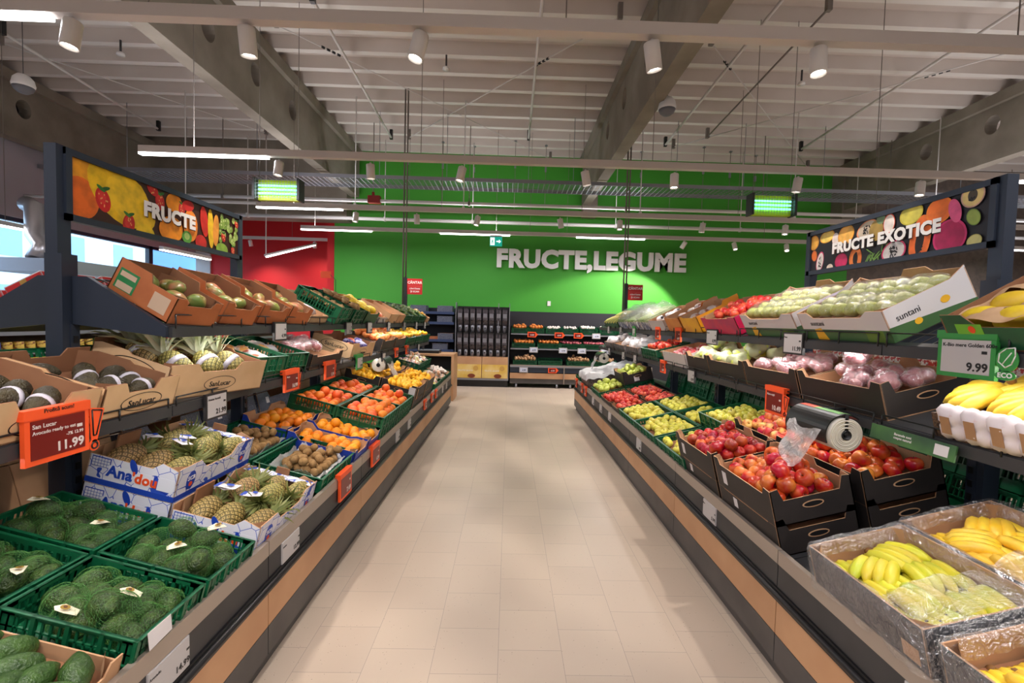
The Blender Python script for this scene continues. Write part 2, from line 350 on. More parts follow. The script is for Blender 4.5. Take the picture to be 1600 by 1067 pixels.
for ri,(y,z,nm,_) in enumerate(rows[:3]+[(.4,3.31,'overhead',''),(-2.05,3.31,'rear','')]):
    for k, x in enumerate(SX):
        off = (ri == 1 and x in (3.3,)) and False
        ax = AIM[x][0]
        if ri >= 3 and x in (-.58,.83): ax = 1.7 if x < 0 else -1.5
        dy = [.5,.3,.5,.4,.3][ri]*(1 if k % 2 else -.6)
        spot_lamp(x, y, z+(.0 if ri else 0), ax, y+dy, E_SP, 'white cylinder spotlight on the %s light rail, number %s from the left' % (nm, ['one','two','three','four','five','six','seven'][k]))
for x, tx, ty, e, c, lab in [(3.77,2.3,11.6,420,96,'above the end of the wall lettering'),(4.85,5.2,8.8,70,60,'right of the wall lettering'),(6.0,5.6,8.6,70,60,'far right end of the farthest rail')]:
    spot_lamp(x, 9.93, 3.42, tx, ty, e*1.1, 'white cylinder spotlight on the farthest rail, '+lab, cone=c, blend=.25)
# wall washers: the red wall and the left of the green wall
rail(12.3,3.56,'white light rail before the recessed red wall',[], x0=-8.4, x1=-4.62, hang=(-7.2,-5.8))
spot_lamp(-5.2, 12.3, 3.56, -5.6, 13.2, 60, 'added spotlight brightening the recess beside the green wall edge', cone=140, blend=1)  # added spot, lifts the dark corner of the red wall
spot_lamp(-6.9, 12.3, 3.56, -6.6, 13.2, 90, 'spotlight washing the red wall', cone=110, blend=.9)
t = thing('light_rail', 'short slanted lamp hanging before the red wall', 'light rail', T((-5.2,11.0,3.12)))
obj('rail_body', MB().tube([(-.42,-.4,-.2),(.42,.4,.22)],.03,4), t, mats=railm); obj('linear_lamp', MB().tube([(-.4,-.38,-.232),(.4,.38,.188)],.02,6), t, mats=led)
obj('suspension_wire', MB().tube([(-.4,-.38,-.2),(-.4,-.38,2.5)],.012,6), t, mats=railm)
for x, y, z, L_ in [(-7.0,6.5,2.7,1.4),(-6.6,9.5,2.75,1.4),(-7.6,4.4,3.0,1.6)]:
    t = thing('linear_pendant', 'linear lamp over the left aisles by the windows, %s' % {1.4:'short',1.6:'nearest'}[L_]+(' and far' if y > 9 else ''), 'lamp', T((x,y,z)))
    obj('lamp_body', MB().box(-.04,.04,-L_/2,L_/2,0,.06), t, mats=railm); obj('diffuser', MB().box(-.035,.035,-L_/2,L_/2,-.02,0), t, mats=led)
    obj('suspension_wire', MB().tube([(0,0,.06),(0,0,5.5-z)],.004,6), t, mats=rodg)
# cable tray and white pipes
galv = mat('galvanised', K(150,152,160), .4, .6)
t = thing('cable_tray', 'galvanised mesh cable tray running across the hall under the beams', 'cable tray', T((0,9.15,4.2)))
mb = MB().box(-11,14,-.32,-.31,0,.07).box(-11,14,.31,.32,0,.07)
for i in range(250): mb.box(-11+i*.1,-10.985+i*.1,-.32,.32,0,.006)
for k in range(9): mb.box(-11,14,-.3+.075*k,-.294+.075*k,.006,.012)
obj('tray_mesh', mb, t, mats=galv)
for x in (-7.5,-5,-2.62,-1.3,.31,1.2,3.25,4.6,6.2,9): obj('hanger', MB().tube([(x,0,0),(x,0,1.4)],.006,6), t, mats=galv)
for i,(y,z,r) in enumerate([(9.7,4.0,.035),(8.6,3.62,.028),(10.6,3.82,.04)]):
    t = thing('pipe', ['white pipe above the third light rail','thin white pipe just over the third light rail','white pipe close to the back wall over the lettering'][i], 'pipe', T((0,y,z)))
    obj('pipe_run', MB().tube([(-11,0,0),(14,0,0)], r, 10), t, mats=white)
    for x in (-9,-6,-2.9,-.9,2.4,5.3,8): obj('pipe_hanger', MB().tube([(x,0,0),(x,0,5.6-z)],.009,6).box(x-.02,x+.02,-.045,.045,-.045,.045), t, mats=white if i else rodg)
    if i == 0: obj('valve', MB().box(-3.0,-2.75,-.06,.06,-.05,.1).tube([(-2.9,0,.1),(-2.9,0,.18)],.03), t, mats=mat('valve_red', K(140,30,28), .4))
# threaded hangers, two dark suspension posts, thin drop cables
for i,x in enumerate([-2.35,-1.6,-.9,.05,.75,3.0,4.3,5.0,5.7]):
    t = thing('drop_hanger', 'thin threaded hanger under the deck near the green wall, %s from the left' % ['first','second','third','fourth','fifth','sixth','seventh','eighth','ninth'][i], 'hanger', T((x,10.4+.2*(i%3),4.1)))
    obj('ceiling_plate', MB().box(-.03,.03,-.03,.03,1.48,1.5), t, mats=galv)
    obj('threaded_rod', MB().tube([(0,0,0),(0,0,1.52)],.006,6), t, mats=rodg); obj('clamp', MB().box(-.02,.02,-.02,.02,.9,1.02), t, mats=galv)
# insect lamps
lampy = mat('lime_reflector', K(205,220,40), .4); uv = mat('uv_tube', (.25,.85,1.0), .4, emit=2.2)
for i,x in enumerate([-3.05,3.45]):
    t = thing('insect_lamp', 'lime framed insect lamp with glowing blue tubes, hanging on the '+['left','right'][i], 'insect lamp', T((x,6.1,3.19)))
    obj('housing', MB().box(-.28,.28,-.0,.06,-.13,.13), t, mats=lampy)
    for z in (-.05,.0,.05): obj('uv_tube', MB().tube([(-.25,-.03,z),(.25,-.03,z)],.012,8), t, mats=uv)
    obj('end_cap', MB().box(-.3,-.27,-.09,.07,-.14,.14), t, mats=dark); obj('end_cap', MB().box(.27,.3,-.09,.07,-.14,.14), t, mats=dark)
    g = MB()
    for k in range(15): g.box(-.26+.037*k,-.257+.037*k,-.085,-.082,-.13,.13)
    for k in range(6): g.box(-.28,.28,-.085,-.082,-.11+.044*k,-.107+.044*k)
    obj('guard_grid', g, t, mats=galv)
    obj('suspension_wire', MB().tube([(-.25,0,.13),(-.25,0,2.4)],.004,6).tube([(.25,0,.13),(.25,0,2.4)],.004,6), t, mats=rodg)
# wall lettering, exit signs, socket
me = text_mesh('FRUCTE,LEGUME', .60, winkw, .05, .03)
xs = [v.co.x for v in me.vertices]; ys_ = [v.co.y for v in me.vertices if v.co.y > -.2]; w_ = max(xs)-min(xs); h_ = max(ys_)+.0
lw = 4.76
o = obj('wall_lettering', me, None, T((2.02,11.5,3.115)) @ Rt(PI/2,'X') @ Matrix.Diagonal((lw/w_,1,1,1)), 'white raised letters FRUCTE,LEGUME on the green back wall', 'lettering')
exitm = mat('exit_teal', K(20,150,130), .4, emit=.9)
def exit_sign(x, y, z, lab, flip=False):
    t = thing('exit_sign', lab, 'exit sign', T((x,y,z)))
    obj('sign_box', MB().box(-.13,.13,0,.03,-.1,.1), t, mats=exitm); obj('mount', MB().box(-.135,.135,-.005,.035,.1,.13), t, mats=offw)
    iw = mat('exit_white', (.95,1,1), .4, emit=1.2)
    obj('door_symbol', MB().box(-.12,-.03,-.003,0,-.08,.08), t, mats=iw)
    m2 = MB(); m2.box(-.085,-.065,-.005,-.003,-.02,.03).box(-.1,-.05,-.005,-.003,.0,.012).box(-.095,-.08,-.005,-.003,-.06,-.01).box(-.07,-.05,-.005,-.003,-.05,-.02); disc(m2, 0,0,.011,.011)
    obj('running_figure', MB().box(-.085,-.065,-.005,-.003,-.02,.03).box(-.1,-.05,-.005,-.003,.0,.012).box(-.095,-.08,-.005,-.003,-.06,-.01).box(-.07,-.05,-.005,-.003,-.05,-.02).box(-.083,-.067,-.005,-.003,.04,.056), t, mats=exitm)
    arrow = [(-.045,-.012),(.01,-.012),(.01,-.04),(.05,0),(.01,.04),(.01,.012),(-.045,.012)]
    if flip: arrow = [(-v,u) for u,v in arrow]
    obj('arrow', MB().prism([(.055+u,v) for u,v in arrow], lambda u,v,q:(u,q,v), -.004, -.001), t, mats=iw)
    obj('suspension_wire', MB().tube([(0,.015,.12),(0,.015,5.62-z)],.005,6), t, mats=rodg)
exit_sign(-.325,9.9,3.27,'teal and white exit sign hanging left above the wall lettering'); exit_sign(12.3,11.2,3.3,'teal exit sign with an upward arrow at the far right', True)
obj('wall_socket', MB().box(-.04,.04,-.02,0,-.06,.06), None, T((1.0,YW,2.04)), 'small white switch plate on the green wall above the onion rack', 'switch', mats=white)
# extraction hood and flue by the windows
t = thing('extraction_hood', 'long grey extraction hood with a metal flue pipe by the windows', 'hood', T((-6.6,7.6,2.15)))
obj('hood_body', MB().box(-.5,.5,-1.3,1.3,-.08,.1), t, mats=galv)
obj('flue_pipe', MB().tube([(0,-1.1,.1),(0,-1.0,.3),(-.1,-1.0,.45),(-.1,-1.0,.85),(-.3,-.9,.9)],.11,14), t, mats=mat('steel', K(190,190,196), .3, .8))

# ---------------- double sided produce racks ----------------
RX = {-1: (-1.02, -1.87), 1: (1.22, 2.10)}
LV = {1: (.02, .525, math.radians(14)), 2: (.42, 1.165, math.radians(15)), 3: (.42, 1.50, math.radians(27))}
JY = [.71-1.25*2+1.25*k for k in range(9)]      # module joints, the last at 8.21
def rack(sd, lab):
    X0, C = RX[sd]; D = abs(C-X0)
    t = thing('produce_rack', lab, 'rack', T((C,0,0)))
    for back in (0, 1):
        q = sd if back else -sd       # outward direction from the centre line
        def bx(d0, d1, y0, y1, z0, z1, m=0, mb=None):
            a, b = q*(D-d0), q*(D-d1); mb = mb or MB(); return mb.box(min(a,b), max(a,b), y0, y1, z0, z1, m)
        def slab(d0, z0, tl, ln, y0, y1, th, mb=None, m=0):
            mb = mb or MB(); a = (D-d0); pts = [(a,z0),(a-ln*math.cos(tl),z0+ln*math.sin(tl)),(a-ln*math.cos(tl),z0+ln*math.sin(tl)-th),(a,z0-th)]
            return mb.prism(pts, lambda u,v,w:(q*u,w,v), y0, y1, m)
        y0, y1 = JY[0], JY[-1]
        for k in range(8):
            a, b = JY[k]+.003, JY[k+1]-.003
            obj('wood_panel', bx(0,.02,a,b,.2,.352), t, mats=oak)
            obj('kick_panel', bx(0,.02,a,b,.07,.196), t, mats=kick)
            obj('tag_rail', bx(.0,.012,a,b,.412,.515), t, mats=dark)
            obj('lip_trim', bx(-.003,.02,a,b,.515,.577), t, mats=trimgrey)
            d0, z0, tl = LV[1]; obj('base_shelf', slab(d0,z0,tl,.84,a,b,.02), t, mats=dark)
            for lev in (2,3):
                d0, z0, tl = LV[lev]
                if lev == 3 and sd < 0 and JY[k] < 1.9: continue
                if lev == 3:
                    w = slab(d0,z0,tl,.03,a,b,.004)
                    for i in range(24): slab(d0,z0,tl,.44,a+.02+i*.0515,a+.024+i*.0515,.004,w)
                    for i in range(5): slab(d0+.1*i,z0+.1*i*math.tan(tl)-.004,tl,.005,a,b,.004,w)
                    obj('wire_shelf', w, t, mats=mat('wire_dark', K(58,58,62), .4, .5))
                else: obj('shelf_board', slab(d0,z0,tl,.42,a,b,.015), t, mats=dark)
                if lev == 3 and not back:
                    obj('shelf_light', bx(d0+.035,d0+.05,a+.1,b-.1,z0-.034,z0-.028), t, mats=led)
                    if JY[k] > .6:
                        l = bpy.data.lights.new('shelf_light','AREA'); l.shape = 'RECTANGLE'; l.size = .02; l.size_y = 1.0; l.energy = 2.0; l.color = (1,.95,.9)
                        lo = bpy.data.objects.new('shelf_light', l); COL.objects.link(lo); lo.parent = t; lo.matrix_basis = T((q*(D-d0-.045),(a+b)/2,z0-.055)) @ Rt(-q*.35,'Y')
                if lev == 2 and JY[k] > .6 and not back:  # strips and lights added under the middle shelf to brighten the boxes below
                    obj('shelf_light', bx(d0+.035,d0+.05,a+.1,b-.1,z0-.034,z0-.028), t, mats=led)
                    l = bpy.data.lights.new('shelf_light','AREA'); l.shape = 'RECTANGLE'; l.size = .02; l.size_y = 1.0; l.energy = 1.0; l.color = (1,.95,.9)
                    lo = bpy.data.objects.new('shelf_light', l); COL.objects.link(lo); lo.parent = t; lo.matrix_basis = T((q*(D-d0-.045),(a+b)/2,z0-.055)) @ Rt(-q*.45,'Y')
                obj('shelf_front', bx(d0-.012,d0+.03,a,b,z0-.048,z0-.004), t, mats=dark)
                g = MB(); gx = q*(D-d0+.012)
                gh = .05 if lev == 3 else .03; g.tube([(gx,a+.02,z0+gh),(gx,b-.02,z0+gh)],.0035,6)
                for i in range(6): yy = a+.02+i*(b-a-.04)/5; g.tube([(gx,yy,z0-.01),(gx,yy,z0+gh)],.0035,6)
                obj('guard_wire', g, t, mats=black)
        obj('bumper_rail', MB().tube([(q*(D+.012),y0,.385),(q*(D+.012),y1,.385)],.014,8).box(*sorted((q*(D-.02),q*(D+.008))),y0,y1,.354,.41), t, mats=black)
        obj('plinth', bx(.03,.05,y0,y1-.02,0,.07), t, mats=kick)
        obj('rack_end', MB().prism([(D-.001,.07),(D-.001,.577),(D-.02,.577),(D-.02,.5),(.03,.7),(.03,.07)], lambda u,v,w:(q*u,w,v), y1, y1+.02), t, mats=kick)
        for k, yy in enumerate(JY):
            arm = [(D-.425,1.455),(D-.425,1.497),(D-.50,1.545),(.10,1.70),(.04,1.70),(.04,1.50)]
            if not (sd < 0 and yy < 1.9): obj('bracket_arm', MB().prism(arm, lambda u,v,w:(q*u,w,v), yy-.012, yy+.012), t, mats=navy)
            arm2 = [(D-.42,1.10),(D-.42,1.15),(.03,1.25),(.03,1.08)]
            obj('bracket_arm', MB().prism(arm2, lambda u,v,w:(q*u,w,v), yy-.01, yy+.01), t, mats=dark)
    for yy in JY:
        u = MB().box(-.035,.035,yy-.05,yy+.02,0,1.79)
        obj('upright', u, t, mats=navy)
        s = MB()
        for side in (-1,1):
            s.box(.036*side-.004,.036*side+.004,yy-.02,yy+.02,.6,1.5)
            for i in range(14): s.box(.042*side-.002,.042*side+.002,yy-.01,yy+.01,.64+.06*i,.67+.06*i,1)
        obj('slotted_strip', s, t, mats=[navy, black])
    return t
rack(-1, 'long dark double-sided produce rack with oak plinth panels left of the aisle')
rack(1, 'long dark double-sided produce rack with oak plinth panels right of the aisle')

def CM(sd, lev, s, y, h=0, rz=0, back=False):
    X0, C = RX[sd]; d0, z0, tl = LV[lev]; x0 = X0+sd*d0; q = sd
    if back: x0 = 2*C-x0; q = -sd
    x = x0+q*(s*math.cos(tl)-h*math.sin(tl)); z = z0+s*math.sin(tl)+h*math.cos(tl)
    return T((x,y,z+.001)) @ Rt(-q*tl,'Y') @ Rt(rz+(PI if q < 0 else 0),'Z')

# ---------------- containers (front is local -X) ----------------
def crate_mesh(W, L, h, key={}):
    k = (W, L, h)
    if k in key: return key[k]
    mb = MB(); t = .006
    mb.box(-W/2+.01,W/2-.01,-L/2+.01,L/2-.01,0,.006)
    def wall(n, fn, half):
        # n slots along a wall; fn maps (u0,u1,z0,z1,depth) to a box
        fn(-half,half,0,h*.32,0); fn(-half,half,h*.86,h,0); fn(-half,half,h*.97,h,1)
        fn(-half,half,h*.30,h*.34,1); fn(-half,half,h*.56,h*.6,0)
        for i in range(n+1):
            u = -half+2*half*i/n; fn(u-.006,u+.006,0,h,1)
            if i < n:
                for j in (1,2,3): uu = u+2*half/n*j/4; fn(uu-.003,uu+.003,h*.3,h*.88,0)
        fn(-half,-half+.04,0,h,0); fn(half-.04,half,0,h,0)
    def xw(sg):
        def f(u0,u1,z0,z1,d):
            a, b = sorted((sg*(W/2-t-.004), sg*(W/2-.004+.006*d))); mb.box(a,b,max(u0,-L/2),min(u1,L/2),z0,z1)
        return f
    def yw(sg):
        def f(u0,u1,z0,z1,d):
            a, b = sorted((sg*(L/2-t-.004), sg*(L/2-.004+.006*d))); mb.box(max(u0,-W/2),min(u1,W/2),a,b,z0,z1)
        return f
    for sg in (-1,1): wall(max(3,round(L/.1)), xw(sg), L/2-.004); wall(max(3,round(W/.1)), yw(sg), W/2-.004)
    key[k] = mb.mesh('plastic_crate', crateg); return key[k]
def prof_tab(tab=.16, up=.025, cut=.03, cut2=None, slope=.03):
    c2 = cut if cut2 is None else cut2
    return [(0,up),(tab,up),(tab+slope,-cut),(1-tab-slope,-c2),(1-tab,up),(1,up)]
FLAT = [(0,0),(1,0)]
def carton_mesh(W, L, h, outer, inner=None, front=FLAT, back=FLAT, side=FLAT, hole=False, t=.005, key={}):
    k = (W,L,h,outer.name,(inner or kraft).name,str(front),str(back),str(side),hole)
    if k in key: return key[k]
    mb = MB(); mb.box(-W/2,W/2,-L/2,L/2,0,.005,1)
    def panel(prof, length, fn_out, flip):
        poly = [(-length/2,0),(length/2,0)]+[(-length/2+u*length, h+z) for u,z in reversed(prof)]
        mb.prism(poly, fn_out, 0, t, 1, m0=0, m1=1)
    panel(front, L, lambda u,v,w:(-W/2+w,u,v), 0)
    panel(back, L, lambda u,v,w:(W/2-w,u,v), 0)
    panel(side, W, lambda u,v,w:(u,-L/2+w,v), 0)
    panel(side, W, lambda u,v,w:(u,L/2-w,v), 0)
    # folded corner gussets
    for sx in (-1,1):
        for sy in (-1,1):
            zz = h+min(front[0][1], .02)
            mb.add([(sx*(W/2-t),sy*(L/2-.055),0),(sx*(W/2-.045),sy*(L/2-t),0),(sx*(W/2-.045),sy*(L/2-t),zz),(sx*(W/2-t),sy*(L/2-.055),zz)], [(0,1,2,3)], 1)
    if hole:
        pts = [(.05*math.cos(a*PI/8)*(1),.016*math.sin(a*PI/8)) for a in range(16)]
        for sy in (-1,1):
            mb.prism([(u,v+h*.55) for u,v in pts], lambda u,v,w:(u,sy*(L/2+w),v), .0, .0012, 1)
            mb.prism([(u*.86,v*.7+h*.55) for u,v in pts], lambda u,v,w:(u,sy*(L/2+w),v), .0012, .0018, 2)
    key[k] = mb.mesh('cardboard_box', [outer, inner or kraft, ink]); return key[k]
def crate(M, W, L, h, label, group=None):
    return obj('plastic_crate', crate_mesh(W,L,h), None, M, label, 'crate', group)
def carton(M, W, L, h, label, outer=None, **kw):
    return obj('cardboard_box', carton_mesh(W,L,h,outer or kraft,**kw), None, M, label, 'box')
def liner(box, W, L, z, m=None):
    obj('inner_tray', MB().box(-W/2+.012,W/2-.012,-L/2+.012,L/2-.012,.006,z), box, mats=m or kraftdark)
def printed(box, txt, size, m, c, n, bold=.03, name='printed_name', up=(0,0,1), align='CENTER'):
    return obj(name, text_mesh(txt,size,m,bold,align=align), box, face(c,n,up))
def patch(box, w, h, m, c, n, name='printed_panel', z=.0005, up=(0,0,1)):
    return obj(name, MB().box(-w/2,w/2,-h/2,h/2,0,z), box, face(c,n,up), mats=m)

# ---------------- fruit meshes ----------------
def nz(p, s=1.0, o=0): return noise.noise(Vector(p)*s+Vector((o,o,o)))
def ell(rx, ry, rz, n=14, k=10, tip=0, flat=0, wob=0, seed=0, pear=0):
    pr = [(math.sin(PI*i/k), -math.cos(PI*i/k)) for i in range(k+1)]
    def d(p, i, j, a):
        zz = p.z; s = 1
        if tip: s = 1-.0*zz; p = Vector((p.x,p.y,p.z+tip*(abs(p.z)**9)*(1 if p.z > 0 else -1)))
        if pear: s = 1-pear*max(0,zz)**1.3; 
        q = Vector((p.x*rx*s, p.y*ry*s, p.z*rz))
        return q*(1+wob*nz((p.x*2,p.y*2,p.z*2),1,seed))
    return pr, d
def fruit(name, m, pr_d, n=14, extra=None, mats=None):
    mb = MB(); mb.lathe(pr_d[0], n, 0, disp=pr_d[1])
    if extra: extra(mb)
    return mb.mesh(name, mats or m)
def apple_prof(r, hh=.92):
    pts = [(0,-.62),(.18,-.74),(.38,-.86),(.62,-.78),(.84,-.5),(.97,-.12),(1,.15),(.93,.5),(.76,.76),(.52,.88),(.3,.84),(.14,.66),(0,.52)]
    return [(a*r, b*r*hh) for a,b in pts]
F = {}
m_orange = mat('orange_skin', K(250,150,20), .42, bump=.35, bscale=350, rnd=.06, hue=.012)
m_gf = mat('grapefruit_skin', K(238,98,30), .4, 0, K(244,132,44), 14, .3, .7, bump=.3, bscale=300, rnd=.08, hue=.015)
m_lemon = mat('lemon_skin', K(244,184,34), .4, bump=.3, bscale=300, rnd=.05)
m_kiwi = mat('kiwi_skin', K(168,130,80), .75, 0, K(138,102,58), 60, .3, .7, bump=.5, bscale=400, rnd=.15)
m_av = mat('avocado_skin', K(70,92,36), .42, 0, K(34,52,24), 40, .35, .65, bump=.8, bscale=160, rnd=.25, hue=.015)
m_avd = mat('ripe_avocado_skin', K(52,44,30), .55, 0, K(70,62,36), 30, .3, .7, bump=.8, bscale=160, rnd=.2)
m_avg = mat('smooth_avocado_skin', K(66,98,42), .4, 0, K(46,74,32), 50, .35, .65, bump=.5, bscale=150, rnd=.15)
m_apple = mat('red_apple_skin', K(150,10,24), .26, 0, K(214,92,44), 12, .46, .78, rnd=.22, hue=.012)
m_apple2 = mat('blush_apple_skin', K(178,22,20), .26, 0, K(228,140,56), 9, .42, .70, rnd=.14, hue=.014)
m_applep = mat('pink_apple_skin', K(200,32,44), .28, 0, K(240,190,104), 11, .42, .66, rnd=.14, hue=.02)
m_gold = mat('golden_apple_skin', K(206,198,66), .32, 0, K(218,208,92), 12, .3, .7, rnd=.08, hue=.012)
m_mango = mat('mango_skin', K(116,130,62), .35, 0, K(186,116,84), 9, .45, .66, rnd=.12, hue=.03)
m_melon = mat('melon_skin', K(226,196,40), .45, 0, K(212,176,40), 20, rnd=.08)
m_pear = mat('pear_skin', K(196,206,96), .4, 0, K(178,190,80), 30, .3, .7, rnd=.06)
m_peach = mat('nectarine_skin', K(190,26,32), .35, 0, K(236,112,72), 18, .44, .66, rnd=.14)
m_plum = mat('plum_skin', K(164,60,84), .4, 0, K(200,112,116), 20, rnd=.15)
m_papaya = mat('apricot_skin', K(246,176,96), .5, 0, K(240,140,70), 25, rnd=.08, hue=.015)
m_banana = mat('banana_skin', K(238,196,44), .42, 0, K(226,190,70), 25, .35, .7, rnd=.05, hue=.008)
m_bang = mat('banana_green_skin', K(214,200,52), .42, 0, K(182,196,52), 9, .42, .7, rnd=.06, hue=.012)
m_btip = mat('banana_tip', K(70,52,26), .7)
m_onion = mat('onion_skin', K(226,140,60), .4, 0, K(200,104,40), 20, rnd=.15)
m_potato = mat('potato_skin', K(190,150,110), .8, 0, K(160,120,84), 30, rnd=.15)
m_garlic = mat('garlic_skin', K(236,230,222), .6, 0, K(214,196,190), 25, rnd=.05)
m_root = mat('ginger_skin', K(206,170,120), .8, 0, K(180,140,92), 30, rnd=.1)
m_stem = mat('fruit_stem', K(88,62,34), .8)
m_leafg = mat('leaf_green', K(64,120,46), .5, 0, K(92,150,60), 10)
F['orange'] = fruit('orange', m_orange, ell(.038,.038,.037,16,10,wob=.03))
F['grapefruit'] = fruit('grapefruit', m_gf, ell(.042,.042,.039,16,10,wob=.03))
F['lemon'] = fruit('lemon', m_lemon, ell(.028,.028,.036,12,12,tip=.14,wob=.03))
F['kiwi'] = fruit('kiwi', m_kiwi, ell(.025,.023,.032,12,9,wob=.05))
F['avocado'] = fruit('avocado', m_av, ell(.036,.034,.052,16,14,pear=.38,wob=.05))
F['dark_avocado'] = fruit('avocado', m_avd, ell(.038,.036,.055,16,14,pear=.3,wob=.05))
F['green_avocado'] = fruit('avocado', m_avg, ell(.038,.035,.066,16,14,pear=.45,wob=.06))
F['mango'] = fruit('mango', m_mango, ell(.048,.04,.064,16,12,pear=.12,wob=.12))
F['melon'] = fruit('melon', m_melon, ell(.05,.05,.07,18,12,wob=.03))
F['pear'] = fruit('pear', m_pear, ell(.036,.036,.05,14,12,pear=.5,wob=.04))
F['peach'] = fruit('nectarine', m_peach, ell(.034,.034,.031,14,10,wob=.05))
F['plum'] = fruit('plum', m_plum, ell(.026,.026,.032,12,9,wob=.04))
F['apricot'] = fruit('apricot', m_papaya, ell(.04,.036,.05,14,10,pear=.15,wob=.08))
F['onion'] = fruit('onion', m_onion, ell(.038,.038,.034,14,10,tip=.16,wob=.04))
F['potato'] = fruit('potato', m_potato, ell(.034,.03,.046,12,9,wob=.2))
F['garlic'] = fruit('garlic_bulb', m_garlic, ell(.028,.028,.024,12,9,tip=.3,wob=.14))
F['ginger'] = fruit('ginger_root', m_root, ell(.028,.022,.05,12,9,wob=.55))
for k_, m_, r_ in (('apple',m_apple,.036),('apple2',m_apple2,.0395),('applep',m_applep,.037),('gold',m_gold,.033)):
    F[k_] = MB().lathe(apple_prof(r_), 18).mesh('apple', m_)
STEM = MB().tube([(0,0,0),(.001,0,.012),(.004,0,.021)],[.0016,.0014,.002],6).mesh('stem', m_stem)
def banana_mb(L=.19, bend=1.0, r=.0215):
    k = 11; pts = []; rs = []
    R_ = L/bend
    for i in range(k+1):
        a = bend*(i/k-.5); pts.append((R_*math.sin(a), 0, R_*(1-math.cos(a)))); 
        u = i/k; rs.append(r*min(1, .34+3.2*min(u,.02+1.0*(1-u))**.8) if u < .9 else r*(.42 if u < .98 else .3))
    rs[0] = r*.25; rs[1] = r*.62; rs[2] = r*.9; rs[-2] = r*.5; rs[-1] = r*.36
    m = MB(); m.tube(pts, rs, 7, 0); a = -bend/2
    m.tube([pts[0], Vector(pts[0])*1.0+(Vector(pts[0])-Vector(pts[1]))*.3], [r*.27,r*.22], 6, 1)
    return m
BAN = {('y',i): banana_mb(.155+.01*i, .75+.2*i).mesh('banana', [m_banana, m_btip]) for i in range(3)}
BAN.update({('g',i): banana_mb(.145+.01*i, .7+.2*i).mesh('banana', [m_bang, m_btip]) for i in range(3)})

def settle(n, W, L, r, zb, rs, it=160):
    P = np.zeros((n,3)); P[:,0] = rs.uniform(-W/2+r,W/2-r,n); P[:,1] = rs.uniform(-L/2+r,L/2-r,n); P[:,2] = zb+r+np.arange(n)/n*r*5
    for k in range(it):
        P[:,2] -= r*.09*(1-k/it*.8)
        for _ in range(2):
            d = P[:,None]-P[None]; q = np.sqrt((d**2).sum(-1))+1e-9; ov = np.clip(2*r*.985-q, 0, None); np.fill_diagonal(ov, 0)
            P += ((d/q[...,None])*ov[...,None]).sum(1)*.42
            P[:,0] = np.clip(P[:,0], -W/2+r, W/2-r); P[:,1] = np.clip(P[:,1], -L/2+r, L/2-r); P[:,2] = np.maximum(P[:,2], zb+r)
    return P
def rand_rot(rs, mode):
    if mode == 'flat': return Rt(rs.uniform(0,2*PI),'Z') @ Rt(PI/2+rs.uniform(-.35,.35),'X') @ Rt(rs.uniform(0,6.28),'Z')
    if mode == 'up': return Rt(rs.uniform(0,2*PI),'Z') @ Rt(rs.uniform(-.75,.75),'X') @ Rt(rs.uniform(0,6.28),'Z')
    return Rt(rs.uniform(0,6.28),'Z') @ Rt(rs.uniform(0,PI),'X') @ Rt(rs.uniform(0,6.28),'Z')
def fill(M, W, L, h, kind, n, label, cat, group, r=None, over=1.15, mode='any', seed=0, box=None, wall=.024, stems=False, scale=(1,1), lm=None, off=(0,0), names=None):
    rs = np.random.RandomState(seed+n*7+int(W*1000)+int(L*777))
    me = F[kind]; dm = [max(v.co[i] for v in me.vertices)-min(v.co[i] for v in me.vertices) for i in range(3)]
    r = r or (dm[0]+dm[1]+dm[2])/6*.97
    cap = max(1,(W-2*wall)*(L-2*wall)/(3.6*r*r)); layers = n/cap
    zb = max(.008, h+over*r-(2*r+max(0,layers-1)*1.5*r))
    if box is not None and zb > .012: liner(box, W, L, zb, lm)
    P = settle(n, W-2*wall, L-2*wall, r, zb, rs); out = []
    for p in P:
        s = rs.uniform(*scale) if scale[0] != scale[1] else 1
        A = M @ T((p[0]+off[0],p[1]+off[1],p[2])) @ rand_rot(rs, mode) @ Matrix.Scale(s,4)
        o = obj(me.name.split('.')[0], me, None, A, label, cat, group); out.append((o,p))
        if stems: 
            obj("stem", STEM, o, T((0,0,.0175)))
    return out
def hull_mesh(cs, r, name, m, sub=3, pad=1.04, wr=.0, seed=0, wire=None, zmin=None, tail=None):
    # loose skin around a cluster of spheres (net bag, plastic bag)
    bm = bmesh.new(); bmesh.ops.create_icosphere(bm, subdivisions=sub, radius=1)
    c = np.array(cs).mean(0); C_ = np.array(cs)-c
    for v in bm.verts:
        d = np.array(v.co); sup = (C_@d).max()
        # ray distance to the union of slightly grown spheres, blended with the hull
        best = 0
        for q in C_:
            b = q@d; disc_ = b*b-(q@q)+(r*pad)**2
            if disc_ > 0: best = max(best, b+math.sqrt(disc_))
        R_ = max(best, (sup+r*pad)*.80)
        R_ *= 1+wr*noise.noise(Vector(d)*5+Vector((seed,0,0)))
        p = c+d*R_
        if tail is not None:
            w = max(0., d@np.array(tail))**14; p = p+np.array(tail)*w*.05
        if zmin is not None: p[2] = max(p[2], zmin)
        v.co = p
    me = bpy.data.meshes.new(name); bm.to_mesh(me); bm.free(); me.materials.append(m)
    me.polygons.foreach_set('use_smooth', [True]*len(me.polygons)); return me

